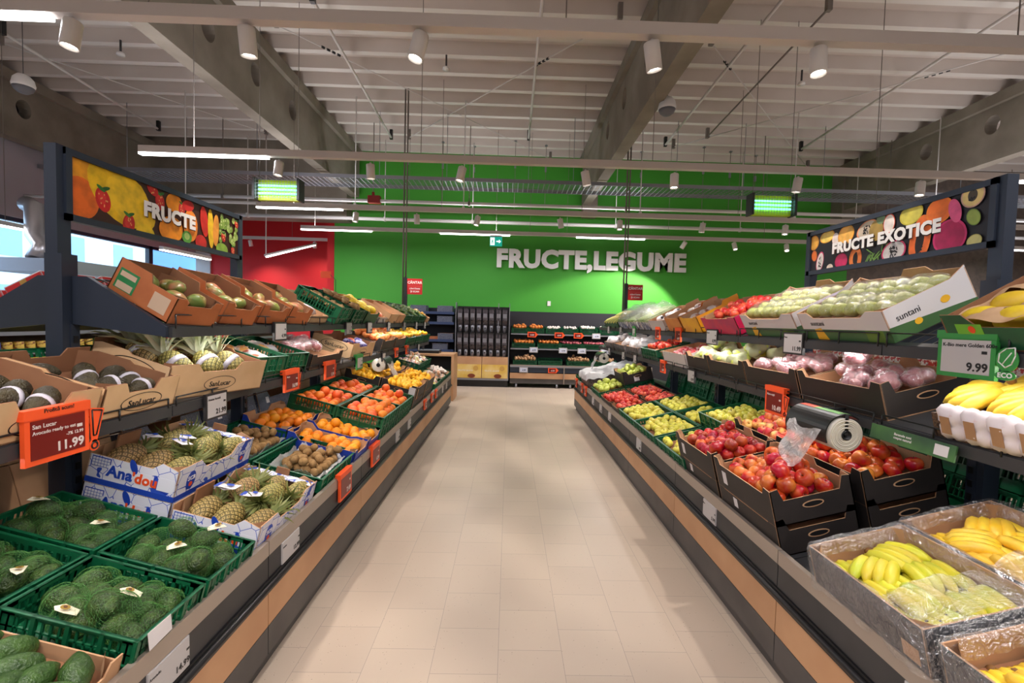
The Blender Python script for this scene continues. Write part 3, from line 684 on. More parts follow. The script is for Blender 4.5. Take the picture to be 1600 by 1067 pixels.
# pineapple body with raised eyes, and its crown of leaves
def pine_mat():
    m = bpy.data.materials.new('pineapple_skin'); m.use_nodes = True; N = m.node_tree.nodes; L = m.node_tree.links; b = N['Principled BSDF']; b.inputs['Roughness'].default_value = .6
    at = N.new('ShaderNodeAttribute'); at.attribute_name = 'eye'; r = N.new('ShaderNodeValToRGB'); e = r.color_ramp.elements
    e[0].position = .10; e[0].color = K(66,54,30)+(1,); e[1].position = .34; e[1].color = K(118,104,54)+(1,); x = e.new(.66); x.color = K(188,166,100)+(1,); x = e.new(.93); x.color = K(104,80,44)+(1,)
    oi = N.new('ShaderNodeObjectInfo'); h = N.new('ShaderNodeHueSaturation'); mr = N.new('ShaderNodeMapRange'); mr.inputs[3].default_value = .47; mr.inputs[4].default_value = .53
    L.new(oi.outputs['Random'], mr.inputs[0]); L.new(mr.outputs[0], h.inputs['Hue']); L.new(at.outputs['Fac'], r.inputs[0]); L.new(r.outputs[0], h.inputs['Color']); L.new(h.outputs[0], b.inputs['Base Color']); return m
def pineapple_meshes():
    nu, nv = 66, 44; vs = []; eye = []
    for i in range(nv+1):
        t = i/nv; z = -.08+.16*t; rr = .054*(1-abs(2*t-1)**3.2*.55)*(1 if 0 < i < nv else .3)
        for j in range(nu):
            a = 2*PI*j/nu; u = 6.5*a/PI/2*1.0; A_ = j/nu*11+t*6.5; B_ = j/nu*11-t*6.5
            fu, fv = abs(math.sin(PI*A_)), abs(math.sin(PI*B_)); e = min(fu, fv); g = e*(.55+.45*fu*fv)
            R_ = rr*(.93+.085*min(1,e*1.6)+.03*max(0,fu*fv-.7)); vs.append((R_*math.cos(a), R_*math.sin(a), z)); eye.append(min(1, e*1.05*(.7+.3*fu*fv)))
    mb = MB(); fs = [(i*nu+j, i*nu+(j+1)%nu, (i+1)*nu+(j+1)%nu, (i+1)*nu+j) for i in range(nv) for j in range(nu)]
    fs += [tuple(reversed(range(nu))), tuple(nv*nu+j for j in range(nu))]; mb.add(vs, fs, 0, None, True)
    me = mb.mesh('pineapple', pine_mat()); at = me.attributes.new('eye','FLOAT','POINT'); at.data.foreach_set('value', eye)
    def crown(leafm, ln, spread, seed):
        rs = random.Random(seed); c = MB()
        for k in range(34):
            a = k*2.4+rs.uniform(-.2,.2); q = k/34; l = ln*(.45+.55*(1-abs(q-.45)))*rs.uniform(.85,1.1); th = .15+(1-q)*spread; w = .0085
            p = Vector((math.cos(a)*.012*(1-q*.6), math.sin(a)*.012*(1-q*.6), q*.03)); rows_ = []
            for s in range(5):
                f = s/4; ang = th+f*f*.5*(1-q)
                p2 = p+Vector((math.cos(a)*math.sin(ang), math.sin(a)*math.sin(ang), math.cos(ang)))*l*f
                ww = w*(1-f)**.7+.0006; sd = Vector((-math.sin(a), math.cos(a), 0)); up = Vector((math.cos(a)*math.cos(ang), math.sin(a)*math.cos(ang), -math.sin(ang)))
                rows_ += [p2+sd*ww, p2-up*.003*(1-f), p2-sd*ww]
            fs_ = []
            for s in range(4): o = s*3; fs_ += [(o,o+1,o+4,o+3),(o+1,o+2,o+5,o+4)]
            c.add(rows_, fs_, 0, None, True)
        return c.mesh('crown', leafm)
    return me, crown
PINE, _crown = pineapple_meshes()
CROWN = [_crown(mat('crown_green', K(118,130,72), .5, 0, K(150,152,92), 12), .11, .75, 1), _crown(mat('crown_pale', K(216,220,198), .5, 0, K(160,176,124), 10), .19, .9, 2)]
def pineapple(M, label, group, crown=0, strap=False):
    o = obj('pineapple', PINE, None, M, label, 'pineapple', group)
    obj('crown', CROWN[crown], o, T((0,0,.078)) @ (Rt(-.35,'X') @ Matrix.Scale(1.35,4) if crown else Matrix()))
    if strap: obj('label_band', MB().lathe([(.0555,-.014),(.0568,0),(.0555,.014)],24), o, mats=mat('band_silver', K(196,192,204), .4))
    return o

# ================= left rack, bottom shelf =================
def net_bag(M, cs, r, label, group, seed=0, zmin=None, paper_at=None):
    me = hull_mesh(cs, r, 'net_bag', netm, 4, 1.05, .05, seed, zmin=zmin)
    o = obj('net_bag', me, None, M, label, 'net bag', group)
    w = o.modifiers.new('net', 'WIREFRAME'); w.thickness = .0009; w.use_even_offset = False
    c = np.array(cs).mean(0); d = np.array(cs); top = d[:,2].argmax()
    p = Vector(cs[top])+Vector((0,0,r*.95)); 
    if paper_at is not None:
        tagm = [mat('tag_cream', K(232,222,196), .6), mat('tag_art', K(150,120,40), .5)]
        A = T(p) @ Rt(paper_at,'Z') @ Rt(.3,'X')
        mb = MB(); g = [(-.012,0),(-.02,.03),(-.004,.055),(.012,.062),(.02,.04),(.012,0)]
        mb.prism(g, lambda u,v,w_:(u,v,.006*math.sin(v*70)+w_), 0, .001, 0); disc(mb, 0,.036,.009,.012,.3,1,.0085); disc(mb, .0,.036,.0045,.005,0,2,.0095)
        obj('paper_tag', mb, o, A, mats=tagm+[mat('tag_brown', K(90,50,24), .5)])
    return o
netm = mat('green_net', K(78,132,62), .5)
def avocado_crate(s, y, lab, gl, seed, nbag=4, rz=0):
    M = CM(-1,1,s,y,rz=rz); W, L, h = .39, .285, .115
    c = crate(M, W, L, h, 'small green crate of netted avocados, '+lab)
    rs = np.random.RandomState(seed); r = .038
    pos = settle(14, W-.03, L-.03, r, .03, rs, 120); liner(c, W, L, .028, crateg)
    # assign to bags by angle around the crate centre, one bag on each quarter
    key = [(0 if p[0] < 0 else 1)+(0 if p[1] < 0 else 2) for p in pos]
    for p in pos: obj('avocado', F['avocado'], None, M @ T(p) @ rand_rot(rs,'flat'), 'dark green avocado inside a net bag in the crate '+gl, 'avocado', 'avocados in the crate '+gl)
    for b in range(4):
        cs = [p for p,k in zip(pos,key) if k == b]
        if len(cs) >= 2: net_bag(M, cs, .043, 'green net bag of avocados in the crate '+gl, 'net bags in the crate '+gl, seed+b, zmin=.03, paper_at=(seed*1.7+b*2.1) if b in (0,3) else None)
    return c
avocado_crate(.195, 1.395, 'nearest crate by the aisle edge on the left', 'nearest the aisle edge', 3)
avocado_crate(.195, 1.700, 'second from the front along the left aisle edge', 'before the pineapple box', 5)
avocado_crate(.60, 1.395, 'back row at the left picture edge', 'behind the nearest avocado crate', 8)
avocado_crate(.60, 1.700, 'back row touching the tall pineapple boxes', 'beside the stacked pineapple boxes', 11)
M = CM(-1,1,.2,1.04); W, L, h = .38, .36, .085
b = carton(M, W, L, h, 'brown cardboard box of loose green avocados in the bottom left corner', front=[(0,.02),(.1,.02),(.14,-.01),(.86,-.01),(.9,.02),(1,.02)], outer=kraft)
fill(M, W, L, h, 'green_avocado', 17, 'smooth green avocado lying loose in the brown box at the bottom left', 'avocado', 'loose avocados in the brown box', r=.037, over=1.1, mode='flat', seed=2, box=b)
patch(b, .07, .05, paper, (.1,-L/2,.06), (0,-1,0), 'paper_note')
# paper slips hanging on the front crate
o = obj('paper_label', MB().prism([(-.045,0),(.045,.0),(.05,-.05),(-.04,-.055)], lambda u,v,w:(u,v,w+.006*math.cos(u*60)), 0, .001), None, CM(-1,1,-.006,1.33,.118) @ face((0,0,0),(-1,0,.25)), 'white paper label hanging on the nearest avocado crate rim', 'label', mats=paper)

# blue and white pineapple boxes
bw = bpy.data.materials.new('pineapple_box_print'); bw.use_nodes = True; N = bw.node_tree.nodes; Lk = bw.node_tree.links
_tc = N.new('ShaderNodeTexCoord'); _v = N.new('ShaderNodeTexVoronoi'); _v.feature = 'DISTANCE_TO_EDGE'; _v.inputs['Scale'].default_value = 16; _n = N.new('ShaderNodeTexNoise'); _n.inputs['Scale'].default_value = 9
_r = N.new('ShaderNodeValToRGB'); _r.color_ramp.interpolation = 'CONSTANT'; _r.color_ramp.elements[0].color = K(40,80,190)+(1,); _r.color_ramp.elements[1].color = K(222,222,234)+(1,); _r.color_ramp.elements[1].position = .018
_q = N.new('ShaderNodeValToRGB'); _q.color_ramp.interpolation = 'CONSTANT'; _q.color_ramp.elements[0].color = (1,1,1,1); _q.color_ramp.elements[1].color = K(50,90,200)+(1,); _q.color_ramp.elements[1].position = .64
_m = N.new('ShaderNodeMixRGB'); _m.blend_type = 'MULTIPLY'; _m.inputs[0].default_value = 1
Lk.new(_tc.outputs['Object'], _v.inputs['Vector']); Lk.new(_tc.outputs['Object'], _n.inputs['Vector']); Lk.new(_v.outputs[0], _r.inputs[0]); Lk.new(_n.outputs[0], _q.inputs[0])
Lk.new(_r.outputs[0], _m.inputs[1]); Lk.new(_q.outputs[0], _m.inputs[2]); Lk.new(_m.outputs[0], N['Principled BSDF'].inputs['Base Color']); N['Principled BSDF'].inputs['Roughness'].default_value = .5
cobalt = mat('cobalt_ink', K(28,66,170), .5); orink = mat('orange_ink', K(232,80,30), .5)
def pine_box(M, W, L, h, label, name_print=True, top=True):
    pf = [(0,.01),(.25,.012),(.33,-.03),(.67,-.03),(.75,.012),(1,.01)]
    b = carton(M, W, L, h, label, outer=bw, front=pf, back=pf, side=[(0,0),(.2,.02),(.3,-.012),(1,-.012)] if top else FLAT)
    for sg in (-1,1):
        c0 = (0, sg*L/2, .014); obj('blue_band', MB().box(-W/2,W/2,-.012,.012,0,.0008), b, face(c0,(0,sg,0)), mats=cobalt)
    obj('blue_band', MB().box(-L/2,L/2,-.012,.012,0,.0008), b, face((-W/2,0,.014),(-1,0,0)), mats=cobalt)
    for yy in (-.19,.19):
        e = MB(); disc(e, 0,0,.028,.042,0,0,0,24,.001); obj('oval_emblem', e, b, face((-W/2-.0008,yy,h*.55),(-1,0,0)), mats=cobalt)
        printed(b, 'SCB', .026, paper, (-W/2-.0022,yy,h*.62), (-1,0,0), .03); e = MB(); disc(e,0,0,.011,.011,0,0,0,10,.001); obj('orange_fruit_mark', e, b, face((-W/2-.002,yy,h*.42),(-1,0,0)), mats=orink)
    # near side faces the camera: local +Y on the left rack
    def pr(txt, size, m, x, z, bold=.04): return printed(b, txt, size, m, (x, L/2+.0016, z), (0,1,0), bold)
    if name_print:
        patch(b, .19, .05, mat('box_white', K(224,224,234), .5), (.005,L/2+.0006,h*.5), (0,1,0))
        pr('Ana', .064, cobalt, .05, h*.5); pr("'dou", .058, orink, -.055, h*.48)
        lf = MB(); disc(lf, 0,0,.014,.032,.5,0,0,16,.001); obj('blue_leaf_mark', lf, b, face((.0,L/2+.001,h*.82),(0,1,0)), mats=cobalt)
        patch(b, .07, .055, mat('box_white', K(224,224,234)), (-.145,L/2+.0008,h*.5), (0,1,0))
        g = MB()
        for i in range(6):
            for j in range(3): g.box(-.036+.0125*i,-.036+.0125*i+.010,-.018+.0125*j,-.018+.0125*j+.010,0,.001)
        obj('printed_grid', g, b, face((.135,L/2+.0012,h*.72),(0,1,0)), mats=mat('box_white', K(224,224,234))); patch(b, .08, .042, cobalt, (.135,L/2+.0004,h*.72), (0,1,0), 'printed_panel')
    if top:
        obj('cardboard_tab', MB().box(-.035,.035,-.004,.004,-.03,.035), b, T((0,-L/2+.004,h)), mats=kraftdark)
        obj('cardboard_tab', MB().box(-.06,.06,-.004,.004,-.02,.05), b, T((W/2-.03,.13,h)) @ Rt(PI/2,'Z') , mats=kraftdark)
        # printed flap along the far edge
        obj('box_flap', MB().box(-W/2,W/2,-.055,.0,0,.004), b, T((0,-L/2+.055,h-.004)), mats=bw)
    return b
def pine_fill(M, W, L, h, group, seed, lab):
    rs = random.Random(seed); z = h-.045
    spots = [(-.125,-.20,0),(-.005,-.2,0),(.115,-.2,0),(-.125,.17,1),(-.005,.17,1),(.115,.17,1),(-.07,-.03,0),(.06,-.02,1)]
    for x,y,f in spots:
        hi = .03 if abs(y) < .1 else 0
        A = M @ T((x+rs.uniform(-.01,.01), y+rs.uniform(-.01,.01), z+hi)) @ Rt(rs.uniform(-.15,.15)+(0 if f else PI),'Z') @ Rt(PI/2-.08,'X') @ Rt(rs.uniform(0,6),'Z')
        pineapple(A, lab, group, 0)
    for i in range(3):
        x, y = rs.uniform(-.1,.1), rs.uniform(-.08,.12)
        mb = MB(); mb.prism([(-.045,-.02),(.04,-.028),(.05,.01),(.01,.03),(-.035,.026)], lambda u,v,w:(u,v,.008*math.cos(u*40+i)+w), 0, .001, 0)
        mb.prism([(.02,-.027),(.04,-.028),(.05,.01),(.03,.02)], lambda u,v,w:(u,v,.0014+.008*math.cos(u*40+i)+w), 0, .0006, 1); disc(mb, -.01,0,.011,.011,0,1,.011)
        obj('paper_tag', mb, None, M @ T((x,y,h+.045)) @ Rt(rs.uniform(-.6,.9),'Z'), 'white and blue tag on the pineapples '+lab.split('pineapple ')[-1].replace('lying ','').replace('blue and white ','front '), 'tag', 'tags on the '+group, mats=[paper, cobalt])
W, L, h = .375, .555, .135
M = CM(-1,1,.2,2.175); pine_box(M, W, L, h, 'blue and white printed box of pineapples at the aisle edge'); pine_fill(M, W, L, h, 'pineapples in the front box', 4, 'green gold pineapple lying in the blue and white box at the aisle edge')
M = CM(-1,1,.59,2.19); pine_box(M, W, L, h, 'lower blue and white pineapple box under the open one in the stack', True, False)
M = CM(-1,1,.59,2.19,.137); pine_box(M, W, L, h, 'upper blue and white box of pineapples on top of the stack'); pine_fill(M, W, L, h, 'pineapples in the stacked box', 9, 'pineapple lying in the upper box of the stack')

def std(sd, s, y, W, L, h, kind, n, what, where, cont, **kw):
    # a crate or box with its fruit; cont: 'crate' or a function making the container
    lv = kw.pop('lev', 1); up = kw.pop('up', 0); rz = kw.pop('rz', 0); back = kw.pop('back', False); lab = kw.pop('lab', None)
    M = CM(sd, lv, s, y, up, rz, back)
    if cont == 'crate': b = crate(M, W, L, h, lab or ('green plastic crate of %ss %s' % (what.split()[-1], where)))
    else: b = cont(M, W, L, h, lab or ('box of %ss %s' % (what.split()[-1], where)))
    if n: fill(M, W, L, h, kind, n, ('%s %s' if where.startswith('in the') else '%s in the box or crate %s') % (what, where), what.split()[-1], '%ss %s' % (what.split()[-1], where), box=b, **kw)
    return b, M
# kiwis in bags
for s, y, wh, sd_, n in ((.215,2.84,'at the aisle edge beyond the front pineapple box',1,46),(.635,2.85,'in the back row beyond the stacked pineapple boxes',2,44)):
    b, M = std(-1, s, y, .4, .58, .115, 'kiwi', 0, 'kiwi', wh, 'crate', lab='green crate of bagged kiwis '+wh)
    liner(b, .4, .58, .02, crateg)
    fill(M, .30, .42, .085, 'kiwi', n, 'brown kiwi in the crate '+wh, 'kiwi', 'kiwis '+wh, r=.0265, over=1.0, mode='flat', seed=sd_, off=(0,-.03))
    cs = [(-.13,-.2,.08),(.13,-.2,.085),(-.13,.16,.07),(.13,.16,.08),(0,.22,.09)]
    mb = MB(); nx, ny = 26, 34; vs = []
    for i in range(nx+1):
        for j in range(ny+1):
            u, v = -1+2*i/nx, -1+2*j/ny; e = max(abs(u),abs(v)); R_ = e
            wob = noise.noise(Vector((u*3+sd_*5,v*3,0)))*.03+noise.noise(Vector((u*9,v*9,sd_)))*.012
            z = .024+max(0,(e-.62))*(.16+.12*noise.noise(Vector((u*2.2,v*2.2,sd_*3))))+wob*e*1.4
            vs.append((u*(.165-.01*e), -.02+v*(.235-.02*e), max(.022,z)))
    mb.add(vs, [(i*(ny+1)+j, i*(ny+1)+j+1, (i+1)*(ny+1)+j+1, (i+1)*(ny+1)+j) for i in range(nx) for j in range(ny)], 0, None, True)
    obj('plastic_bag', mb, None, M, 'crumpled milky liner bag around kiwis '+wh, 'bag', mats=kiwifilm)
# blue cartons of oranges
def bluebox(M, W, L, h, lab):
    return carton(M, W, L, h, lab, outer=blueboard, front=[(0,.012),(.12,.012),(.2,-.02),(.8,-.02),(.88,.012),(1,.012)], back=[(0,.03),(.28,.03),(.34,-.012),(.66,-.012),(.72,.03),(1,.03)], side=[(0,.0),(.2,.0),(.3,-.014),(.8,-.014),(.9,.028),(1,.028)])
std(-1, .245, 3.215, .48, .285, .12, 'orange', 16, 'yellow orange', 'in the blue box nearest the orange price frames', bluebox, over=.25, lab='blue cardboard box of oranges beside the front kiwi crate', seed=3)
std(-1, .245, 3.515, .48, .285, .13, 'orange', 16, 'ripe orange', 'in the farther blue box by the aisle', bluebox, over=.25, lab='blue cardboard box of oranges beside the grapefruit crate', seed=4)
std(-1, .67, 3.39, .32, .52, .13, 'orange', 17, 'large orange', 'in the back row blue box', bluebox, over=.25, lab='blue cardboard box of oranges in the back row', seed=5)
# grapefruit: double stacks of crates
for s, y, L_, wh, sd_ in ((.19,3.93,.56,'by the aisle, nearer stack',1),(.19,4.5,.56,'by the aisle, farther stack',2),(.58,3.93,.56,'in the back row, nearer stack',3),(.58,4.5,.56,'in the back row, farther stack',4)):
    std(-1, s, y, .38, L_, .118, 'grapefruit', 12, 'pink grapefruit', 'in the lower crate '+wh, 'crate', lab='lower green crate of pink grapefruit '+wh, seed=sd_, over=.2)
    std(-1, s, y, .38, L_, .118, 'grapefruit', 24, 'pink grapefruit', 'in the upper crate '+wh, 'crate', lab='upper green crate of pink grapefruit '+wh, up=.12, seed=sd_+9, over=.1)
# lemons: black boxes
def blackbox(M, W, L, h, lab, tab=True):
    pf = [(0,.02),(.14,.02),(.2,-.03),(.8,-.03),(.86,.02),(1,.02)]
    return carton(M, W, L, h, lab, outer=blackboard, inner=kraft, front=[(0,.015),(.12,.015),(.15,-.006),(.85,-.006),(.88,.015),(1,.015)], back=[(0,.015),(.12,.015),(.15,-.006),(.85,-.006),(.88,.015),(1,.015)], side=pf, hole=True)
for s, y, wh, sd_ in ((.21,5.27,'by the aisle, nearer box',1),(.21,5.93,'by the aisle, farther box',2),(.62,5.27,'in the back row under the bag roll',3),(.62,5.93,'in the back row, farther box',4)):
    std(-1, s, y, .39, .58, .135, 'lemon', 0, 'lemon', 'low '+wh, blackbox, lab='lower black cardboard box under the lemons '+wh)
    b, M = std(-1, s, y, .39, .58, .135, 'lemon', 46, 'yellow lemon', wh, blackbox, lab='upper black cardboard box of lemons '+wh, up=.14, r=.031, seed=sd_, over=.3)
    if s < .3 and y < 5.5: patch(b, .07, .09, paper, (-.15,.2915,.09), (0,1,0), 'paper_label'); patch(b, .05,.12, kraft, (-.2-.0,.2,.06), (-1,0,0), 'paper_label')
# nets of garlic and shallots at the far end
def small_bags(M, W, L, h, n, kinds, where, seed, r=.03):
    rs = random.Random(seed); P = settle(n, W-.03, L-.03, r*1.5, .03, np.random.RandomState(seed), 100)
    P[:,2] += max(0, h*.75-P[:,2].mean())
    cols = [mat('pack_white', K(232,226,220), .3, alpha=.9), mat('pack_orange', K(226,150,80), .35), mat('pack_purple', K(90,60,90), .35), mat('pack_gold', K(222,196,80), .35)]
    for i, p in enumerate(P):
        k = rs.choice(kinds); me = PACK[k][i % 3]
        obj('net_pack', me, None, M @ T(p) @ rand_rot(np.random.RandomState(seed*50+i),'flat'), ['white','orange','purple','yellow'][k]+' small netted pack '+where, 'pack', ['white','orange','purple','yellow'][k]+' packs '+where)
pk = [mat('pack_white', K(236,228,222), .35, 0, K(214,150,130), 26, .5, .6), mat('pack_orange', K(226,140,80), .4, 0, K(236,214,190), 22), mat('pack_purple', K(92,70,96), .35, 0, K(214,200,200), 20, .5, .62), mat('pack_gold', K(226,200,96), .4, 0, K(240,230,190), 22)]
PACK = {k: [hull_mesh([(-.028,0,0),(.028,.004*i,0),(0,.02,.012)], .03, 'net_pack', pk[k], 2, 1.03, .25, i+k*5) for i in range(3)] for k in range(4)}
for s, y, up, wh, sd_ in ((.2,6.72,0,'in the far crates by the aisle, nearer crate',1),(.2,7.33,0,'in the far crates by the aisle, farther crate',2),(.61,7.38,.12,'in the back row far crate, nearer',3),(.61,7.95,.12,'in the back row last crate',4)):
    b, M = std(-1, s, y, .39, .58, .118, 'garlic', 0, 'net', wh, 'crate', lab='green crate of small netted packs '+wh, up=up)
    liner(b,.39,.58,.03,crateg); small_bags(M, .39, .58, .12, 20, [0,1,2,3,0,1], wh, sd_)
    if up: std(-1, s, y, .39, .58, .118, 'garlic', 0, 'net', 'x', 'crate', lab='empty looking green crate carrying the one above, '+wh)
std(-1, .2, 7.93, .39, .55, .118, 'garlic', 22, 'white garlic_bulb'.replace('_',' '), 'in the last crate by the aisle', 'crate', seed=8, over=1.4, lab='last green crate at the far end by the aisle holding garlic')
std(-1, .61, 6.62, .39, .58, .118, 'garlic', 0, 'x', 'x', 'crate', lab='green crate in the back row beyond the lemons')

# ================= right rack, bottom shelf =================
plasticb = film
def banana_box(s, y, W, L, h, lab, seed, green, up=0, hands=7):
    M = CM(1,1,s,y,up)
    b = carton(M, W, L, h, 'dark cardboard box of '+lab, outer=mat('banana_board', K(48,48,58), .55, 0, K(34,34,42), 7), inner=kraft, front=FLAT, side=FLAT, back=FLAT)
    patch(b, .09, .035, kraft, (-W/2+.12,-L/2,h*.72), (0,-1,0), 'paper_label'); patch(b, .06, .05, kraft, (-W/2,-L/2+.06,h*.45), (-1,0,0), 'paper_label')
    liner(b, W, L, h-.085)
    rs = random.Random(seed)
    for j in range(3):
        for i in range(2):
            x0 = (-.5+(i+.5)/2)*(W-.04); y0 = (-.5+(j+.5)/3)*(L-.03)
            bunch(M @ T((x0, y0*.88, h-.066+.008*((i+j)%2))) @ Rt(rs.uniform(-.1,.1)+(PI if (i+j)%2 else 0),'Z'), rs, 'g' if green else 'y', 5, 'hand of %s bananas in the box of %s' % ('green tinged' if green else 'yellow', lab), 'bananas in the box of '+lab, lying=True)
    for i, (fx, fy) in enumerate([(-.15,-.18),(.17,.0),(-.14,.17),(.14,.27)]):
        bunch(M @ T((fx*W*1.1, fy*L, h-.036)) @ Rt(rs.uniform(-.9,.9),'Z'), rs, 'g' if green else 'y', 4, 'hand of %s bananas in the box of %s' % ('green tinged' if green else 'yellow', lab), 'bananas in the box of '+lab, lying=True)
    # clear plastic liner folded out over the box rim
    mb = MB(); ring = []; n = 96
    for k in range(7):
        row = []
        for i in range(n):
            a = i/n; per = 2*(W+L)*a
            if per < W: x, y_, nx, ny = -W/2+per, -L/2, 0, -1
            elif per < W+L: x, y_, nx, ny = W/2, -L/2+per-W, 1, 0
            elif per < 2*W+L: x, y_, nx, ny = W/2-(per-W-L), L/2, 0, 1
            else: x, y_, nx, ny = -W/2, L/2-(per-2*W-L), -1, 0
            nv = noise.noise(Vector((x*22,y_*22,k*.6+seed)))
            off = [-.022,-.012,.001,.008,.011,.014,.018][k]; z = [h-.045,h-.005,h+.012,h-.01,h-.06,h-.10,h-.14][k]
            out = off+nv*.014*(1 if k != 2 else .3)+(.004 if k > 2 else 0)
            if off > 0: out = max(out, .003)
            row.append((x+nx*out, y_+ny*out, z+noise.noise(Vector((x*14,y_*14,seed+k)))*(.035 if k == 6 else .008)))
        ring.append(row)
    mb.add([p for r_ in ring for p in r_], [(k*n+i, k*n+(i+1)%n, (k+1)*n+(i+1)%n, (k+1)*n+i) for k in range(6) for i in range(n)], 0, None, True)
    # sheet lying over the near third of the fruit
    g = 22; vs = []
    for i in range(g+1):
        for j in range(g//2+1):
            u, v = i/g, j/(g//2); x = -W/2+.01+u*(W-.02); yy = -L/2+.01+v*L*.34
            vs.append((x, yy, h-.012+.02*math.sin(PI*u)+noise.noise(Vector((x*24,yy*24,seed)))*.014))
    mb.add(vs, [(i*(g//2+1)+j, i*(g//2+1)+j+1, (i+1)*(g//2+1)+j+1, (i+1)*(g//2+1)+j) for i in range(g) for j in range(g//2)], 0, None, True)
    obj('plastic_liner', mb, None, M, 'shiny clear plastic liner folded over the box of '+lab, 'plastic liner', mats=film)
CROWNB = MB().lathe([(.006,-.01),(.013,-.004),(.014,.006),(.009,.016),(.0,.018)],10).mesh('crown', mat('banana_crown', K(120,84,44), .7))
def bunch(M, rs, col, n, label, group, lying=False, spread=.2):
    t = thing('banana_bunch', label, 'bananas', M, group)
    for i in range(n):
        me = BAN[(col, rs.randrange(3))]
        if lying:
            # bananas side by side, curved backs up, stalks meeting at the far end
            f = i-(n-1)/2
            A = T((f*.024, 0, -.004*abs(f))) @ Rt(-f*.10,'Z') @ Rt(PI/2,'Z') @ Rt(PI+rs.uniform(-.15,.15),'X') @ T((0,0,-.035))
            A = T((f*.031, rs.uniform(-.008,.008), .0)) @ Rt(f*.05,'Z') @ Rt(PI/2,'Z') @ Rt(PI,'X') @ T((0,0,-.004))
        else:
            f = i-(n-1)/2
            A = Rt(f*spread*2.0,'Z') @ Rt(.25,'Y') @ T((.1,0,-.01)) @ Rt(rs.uniform(-.2,.2),'X') @ Rt(PI,'X') @ Rt(PI,'Z') @ Matrix.Scale(1.22,4)
        obj('banana', me, t, A)
    obj('crown', CROWNB, t, T((0,.088,-.022)) @ Rt(-PI/2-.3,'X') if lying else T((-.012,0,.012)) @ Rt(-.5,'Y'))
    return t
banana_box(.18, 1.475, .37, .49, .2, 'green tinged bananas by the aisle', 3, True)
banana_box(.565, 1.50, .37, .49, .2, 'ripe yellow bananas in the back row', 5, False)
banana_box(.18, .93, .37, .5, .2, 'bananas in the bottom right corner', 7, False)
def applebox(M, W, L, h, lab):
    pf = [(0,.03),(.1,.035),(.15,-.022),(.85,-.022),(.9,.035),(1,.03)]
    b = carton(M, W, L, h, lab, outer=blackboard, inner=kraft, front=[(0,.03),(.09,.035),(.12,.0),(.88,.0),(.91,.035),(1,.03)], back=[(0,.03),(.09,.035),(.12,.0),(.4,.0),(.43,.04),(.57,.04),(.6,0),(.88,.0),(.91,.035),(1,.03)], side=pf, hole=True)
    return b
for s, y, kind, what, wh, sd_, n in ((.2,2.27,'apple2','blushed orange red apple','in the big near box by the aisle',1,42),(.2,2.86,'apple','deep red apple','in the farther box by the aisle',2,42),
                               (.62,2.27,'apple2','large blushed apple','in the near box of the back row',3,38),(.62,2.86,'applep','pink and yellow apple','in the farther box of the back row',4,38)):
    b2, M2 = std(1, s, y, .37, .56, .135, kind, 7 if s < .3 else 0, what, wh+' (lower box)', applebox, lab='lower black apple box '+wh, over=.2, seed=sd_+30)
    b, M = std(1, s, y, .37, .56, .135, kind, n, what, wh, applebox, lab='upper black cardboard box of apples '+wh, up=.138, seed=sd_, stems=True, over=.5, scale=(.93,1.06))
    if s < .3:
        patch(b, .045, .07, paper, (-.185,.18,.07), (-1,0,0), 'paper_label'); patch(b2, .04, .05, paper, (-.185,.1,.1), (-1,0,0), 'paper_label')
for s, y, wh, sd_, up, n in ((.2,3.37,'by the aisle, nearest of three',1,0,30),(.2,4.01,'by the aisle, middle of three',2,0,38),(.2,4.62,'by the aisle, farthest of three',3,0,38),
                     (.6,4.01,'in the back row, middle',4,0,26),(.6,4.63,'in the back row, farthest',5,0,38),(.6,3.4,'in the back row, raised on another crate',6,.122,40)):
    if up: std(1, s, y, .39, .6, .118, 'gold', 0, 'x', 'x', 'crate', lab='green crate carrying the raised crate of yellow apples')
    std(1, s, y, .39, .6, .118, 'gold', n, 'yellow green apple', wh, 'crate', seed=sd_, up=up, over=.2, stems=y < 4.1, lab='green plastic crate of yellow green apples '+wh)
def traybox(M, W, L, h, lab):
    return carton(M, W, L, h, lab, outer=blackboard, inner=kraftdark, front=[(0,.012),(.1,.012),(.13,0),(.87,0),(.9,.012),(1,.012)], side=[(0,.012),(.12,.012),(.16,-.01),(.84,-.01),(.88,.012),(1,.012)])
for s, y, L_, wh, sd_ in ((.17,5.12,.34,'by the aisle, nearer tray',1),(.17,5.62,.56,'by the aisle, farther tray',2),(.52,5.12,.34,'in the back row, nearer tray',3),(.52,5.64,.56,'in the back row, farther tray',4)):
    std(1, s, y, .33, L_, .1, 'peach', 20 if L_ < .4 else 34, 'red nectarine', wh, traybox, lab='shallow black tray of red nectarines '+wh, seed=sd_, over=.7)
std(1, .2, 6.3, .39, .58, .118, 'pear', 26, 'green pear', 'in the green crate by the aisle', 'crate', seed=4, lab='green crate of pears by the aisle', mode='flat', over=1.3)
std(1, .58, 6.35, .4, .5, .12, 'pear', 0, 'pear', 'low', 'crate', lab='green crate under the tall box of pears')
b, M = std(1, .58, 6.35, .4, .5, .16, 'pear', 26, 'yellow green pear', 'in the tall dark box of the back row', blackbox, up=.122, seed=5, lab='tall dark brown box of pears in the back row', mode='flat', over=.4)
patch(b, .07,.07, paper, (-.02,-.25,.06), (0,-1,0), 'paper_label')
M = CM(1,1,.42,7.25); W, L, h = .8, .7, .22
b = carton(M, W, L, h, 'long dark patterned box draped with white plastic at the far end of the right rack', outer=mat('brown_print', K(96,78,70), .6, 0, K(60,48,44), 26, .45, .55), inner=offw)
mb = MB(); vs = []; g = 36
